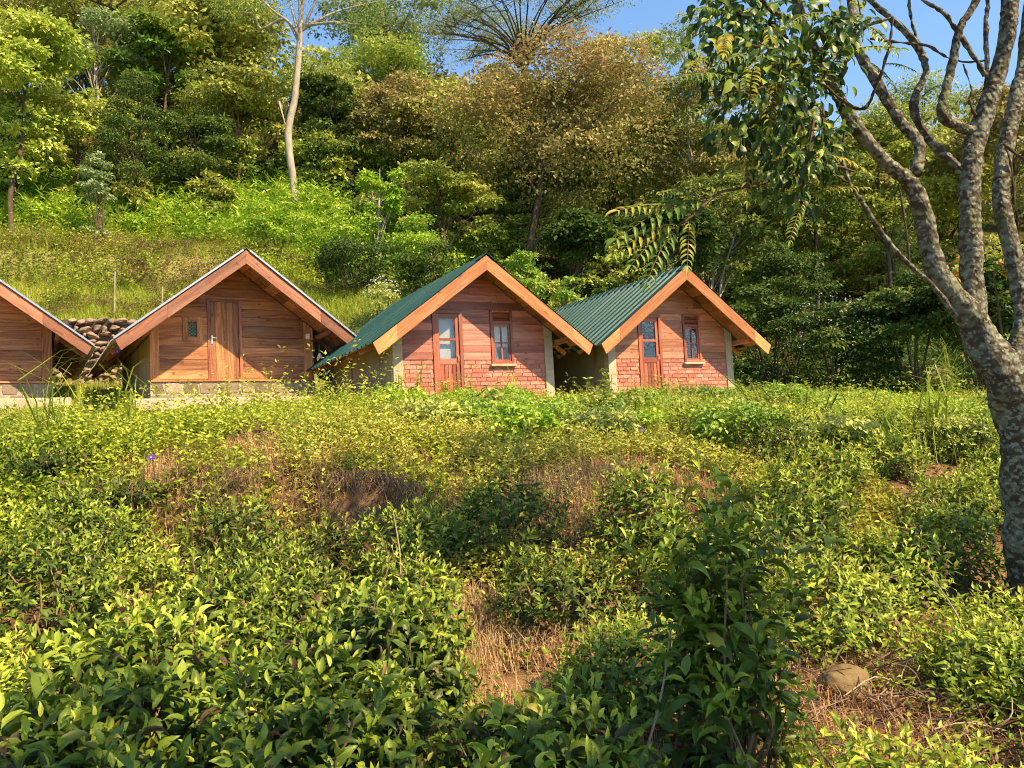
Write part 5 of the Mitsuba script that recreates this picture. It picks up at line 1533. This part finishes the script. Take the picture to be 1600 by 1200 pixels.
def weed(key, x, y, h, r, leafL, pal, pairs=7, spread=1.0):
    g = float(G(x, y))
    m = []
    for s in range(4):
        lean = r.normal(size=2) * .22 * spread
        hh = h * r.uniform(.7, 1.1)
        t = np.linspace(.2, 1, pairs)
        base = np.stack([x + lean[0] * hh * t, y + lean[1] * hh * t, g + hh * t], 1)
        for q in range(2):
            az = np.arange(pairs) * 1.57 + q * 3.14 + r.normal(size=pairs) * .3
            el = r.uniform(-.2, .5, pairs)
            D = np.stack([np.cos(az) * np.cos(el), np.sin(az) * np.cos(el), np.sin(el)], 1)
            L = leafL * (1.15 - .5 * t) * r.uniform(.8, 1.2, pairs)
            m.append(leaves(base, D, np.array([0, 0, 1.0]) + .3 * r.normal(size=(pairs, 3)), L, L * .5, ramp(pal, .35 + .4 * r.random(pairs)), L4))
        V, F = tube([(x, y, g - .02), base[pairs // 2], base[-1]], [.011, .009, .005], 4, 2)
        m.append((V, F, np.tile([(.16, .18, .05)], (len(V), 1))))
    scene[key] = leaf_ply(join(m), 'leaf_glossy')


for i, (x, y, h) in enumerate(WEEDS):
    weed(thing('tall_weed', 'leafy green weed standing up above the low growth in front of the cabins', 'weed', 'tall leafy weeds in front of the cabins'), x, y, h, r, .15, WEED)
weed(thing('feathery_bush', 'light green feathery bush on the slope right of the rightmost cabin', 'bush'), 3.5, 9.6, .75, r, .07, WEED, 34, 3.0)
for i, (x, y) in enumerate(((3.2, 9.9), (3.8, 9.9), (3.0, 9.5), (3.4, 10.2), (4.2, 9.6), (2.8, 10.1))):
    weed('feathery_bush__spray' if i == 0 else f'feathery_bush__spray_{i:03d}', x, y, .62, r, .06, WEED, 26, 2.6)


def tuft(key, x, y, n, L, W, r, pal=GRASS, spread=.55, bright=.4):
    px_, py_ = x + r.normal(size=n) * .05, y + r.normal(size=n) * .05
    m = blades(px_, py_, L, W, pal, r, bright - .3, BLADE, spread, 1.8)
    scene[key] = leaf_ply(m, 'leaf_glossy')


TUFTS = [(-4.7, 8.0, 26, .75, .02, 'tuft of long dark grass blades at the left edge below the plank cabins'), (-4.1, 8.3, 18, .65, .02, 'second tuft of long grass blades right of the one at the left edge'),
         (-.05, 14.4, 11, .75, .032, 'tuft of long broad blades leaning before the window of the left brick cabin'), (4.6, 8.6, 30, .8, .022, 'tuft of long grass blades at the right of the slope, near the lichened trunk'),
         (5.1, 9.6, 30, .85, .022, 'tuft of tall grass blades just left of the lichened trunk'), (3.9, 8.2, 18, .6, .018, 'small tuft of grass blades on the right slope, left of the long tufts'),
         (-3.3, 10.2, 18, .5, .014, 'thin grass tuft on the terrace below the plank cabin with the lattice window'), (11.4, 20.6, 26, 1.3, .02, 'tall grass clump in the shade between the rightmost cabin and the lichened tree')]
for x, y, n, L, W, lab in TUFTS:
    tuft(thing('grass_tuft', lab, 'grass'), x, y, n, L, W, r)
# seedling with a feathery head
k = thing('plumed_seedling', 'small pale plant with feathery star shaped head on a thin stalk', 'plant')
g = float(G(8.1, 15))
V, F = tube([(8.1, 15, g - .1), (8.12, 15, g + .3), (8.1, 15, .62)], [.015, .012, .008], 6, 3)
az = r.uniform(0, 6.283, 26)
el = r.uniform(-.1, 1.3, 26)
D = np.stack([np.cos(az) * np.cos(el), np.sin(az) * np.cos(el), np.sin(el)], 1)
scene[k] = leaf_ply(join([(V, F, np.tile([(.25, .2, .09)], (len(V), 1))), leaves(np.tile([(8.1, 15, .58)], (26, 1)), D, np.tile([(0, 0, 1.)], (26, 1)) + .2 * r.normal(size=(26, 3)), .42, .05, ramp([(.20, .20, .05), (.36, .32, .12)], r.random(26)), BLADE, 2.5)]), 'leaf_matte')

# purple flowers: five broad petals round a pale throat
FL = [(-3.08, 6.72, -.02, .055, 'purple blue flower on the dark bushes at the left, the largest of the purple flowers'), (-1.60, 9.9, .44, .06, 'small purple flower on the terrace in front of the left brick cabin'),
      (1.34, 8.4, .0, .07, 'purple flower on the slope right of the centre, below the rightmost cabin'), (-8.6, 17.2, 2.3, .12, 'purple flower beside the left wall of the plank cabin with the lattice window')]
for x, y, z, s, lab in FL:
    k = thing('purple_flower', lab, 'flower')
    a = np.arange(6) * 6.283 / 6 + .3
    c = np.array([x, y - .03, z])
    ax, uu, vv = np.array([0, -.85, .5]), np.array([1.0, 0, 0]), np.array([0, .5, .85])
    D = np.cos(a)[:, None] * uu + np.sin(a)[:, None] * vv + .25 * ax
    m = leaves(np.tile(c, (6, 1)), D, np.tile(ax, (6, 1)), s * .62, s * .6, np.tile([(.16, .05, .50)], (6, 1)), L4)
    q = leaves(np.tile(c + ax * .006, (6, 1)), D, np.tile(ax, (6, 1)), s * .2, s * .2, np.tile([(.6, .5, .62)], (6, 1)), L2)
    st = tube([(x, y + .05, float(G(x, y)) - .02), (x, y, z - .06), tuple(c)], [.004, .003, .002], 4, 3)
    scene[k + '__petals'] = leaf_ply(join([m, q]), 'leaf_matte')
    scene[k + '__stalk'] = mikit.ply(st, 'bark_dark', smooth=True)
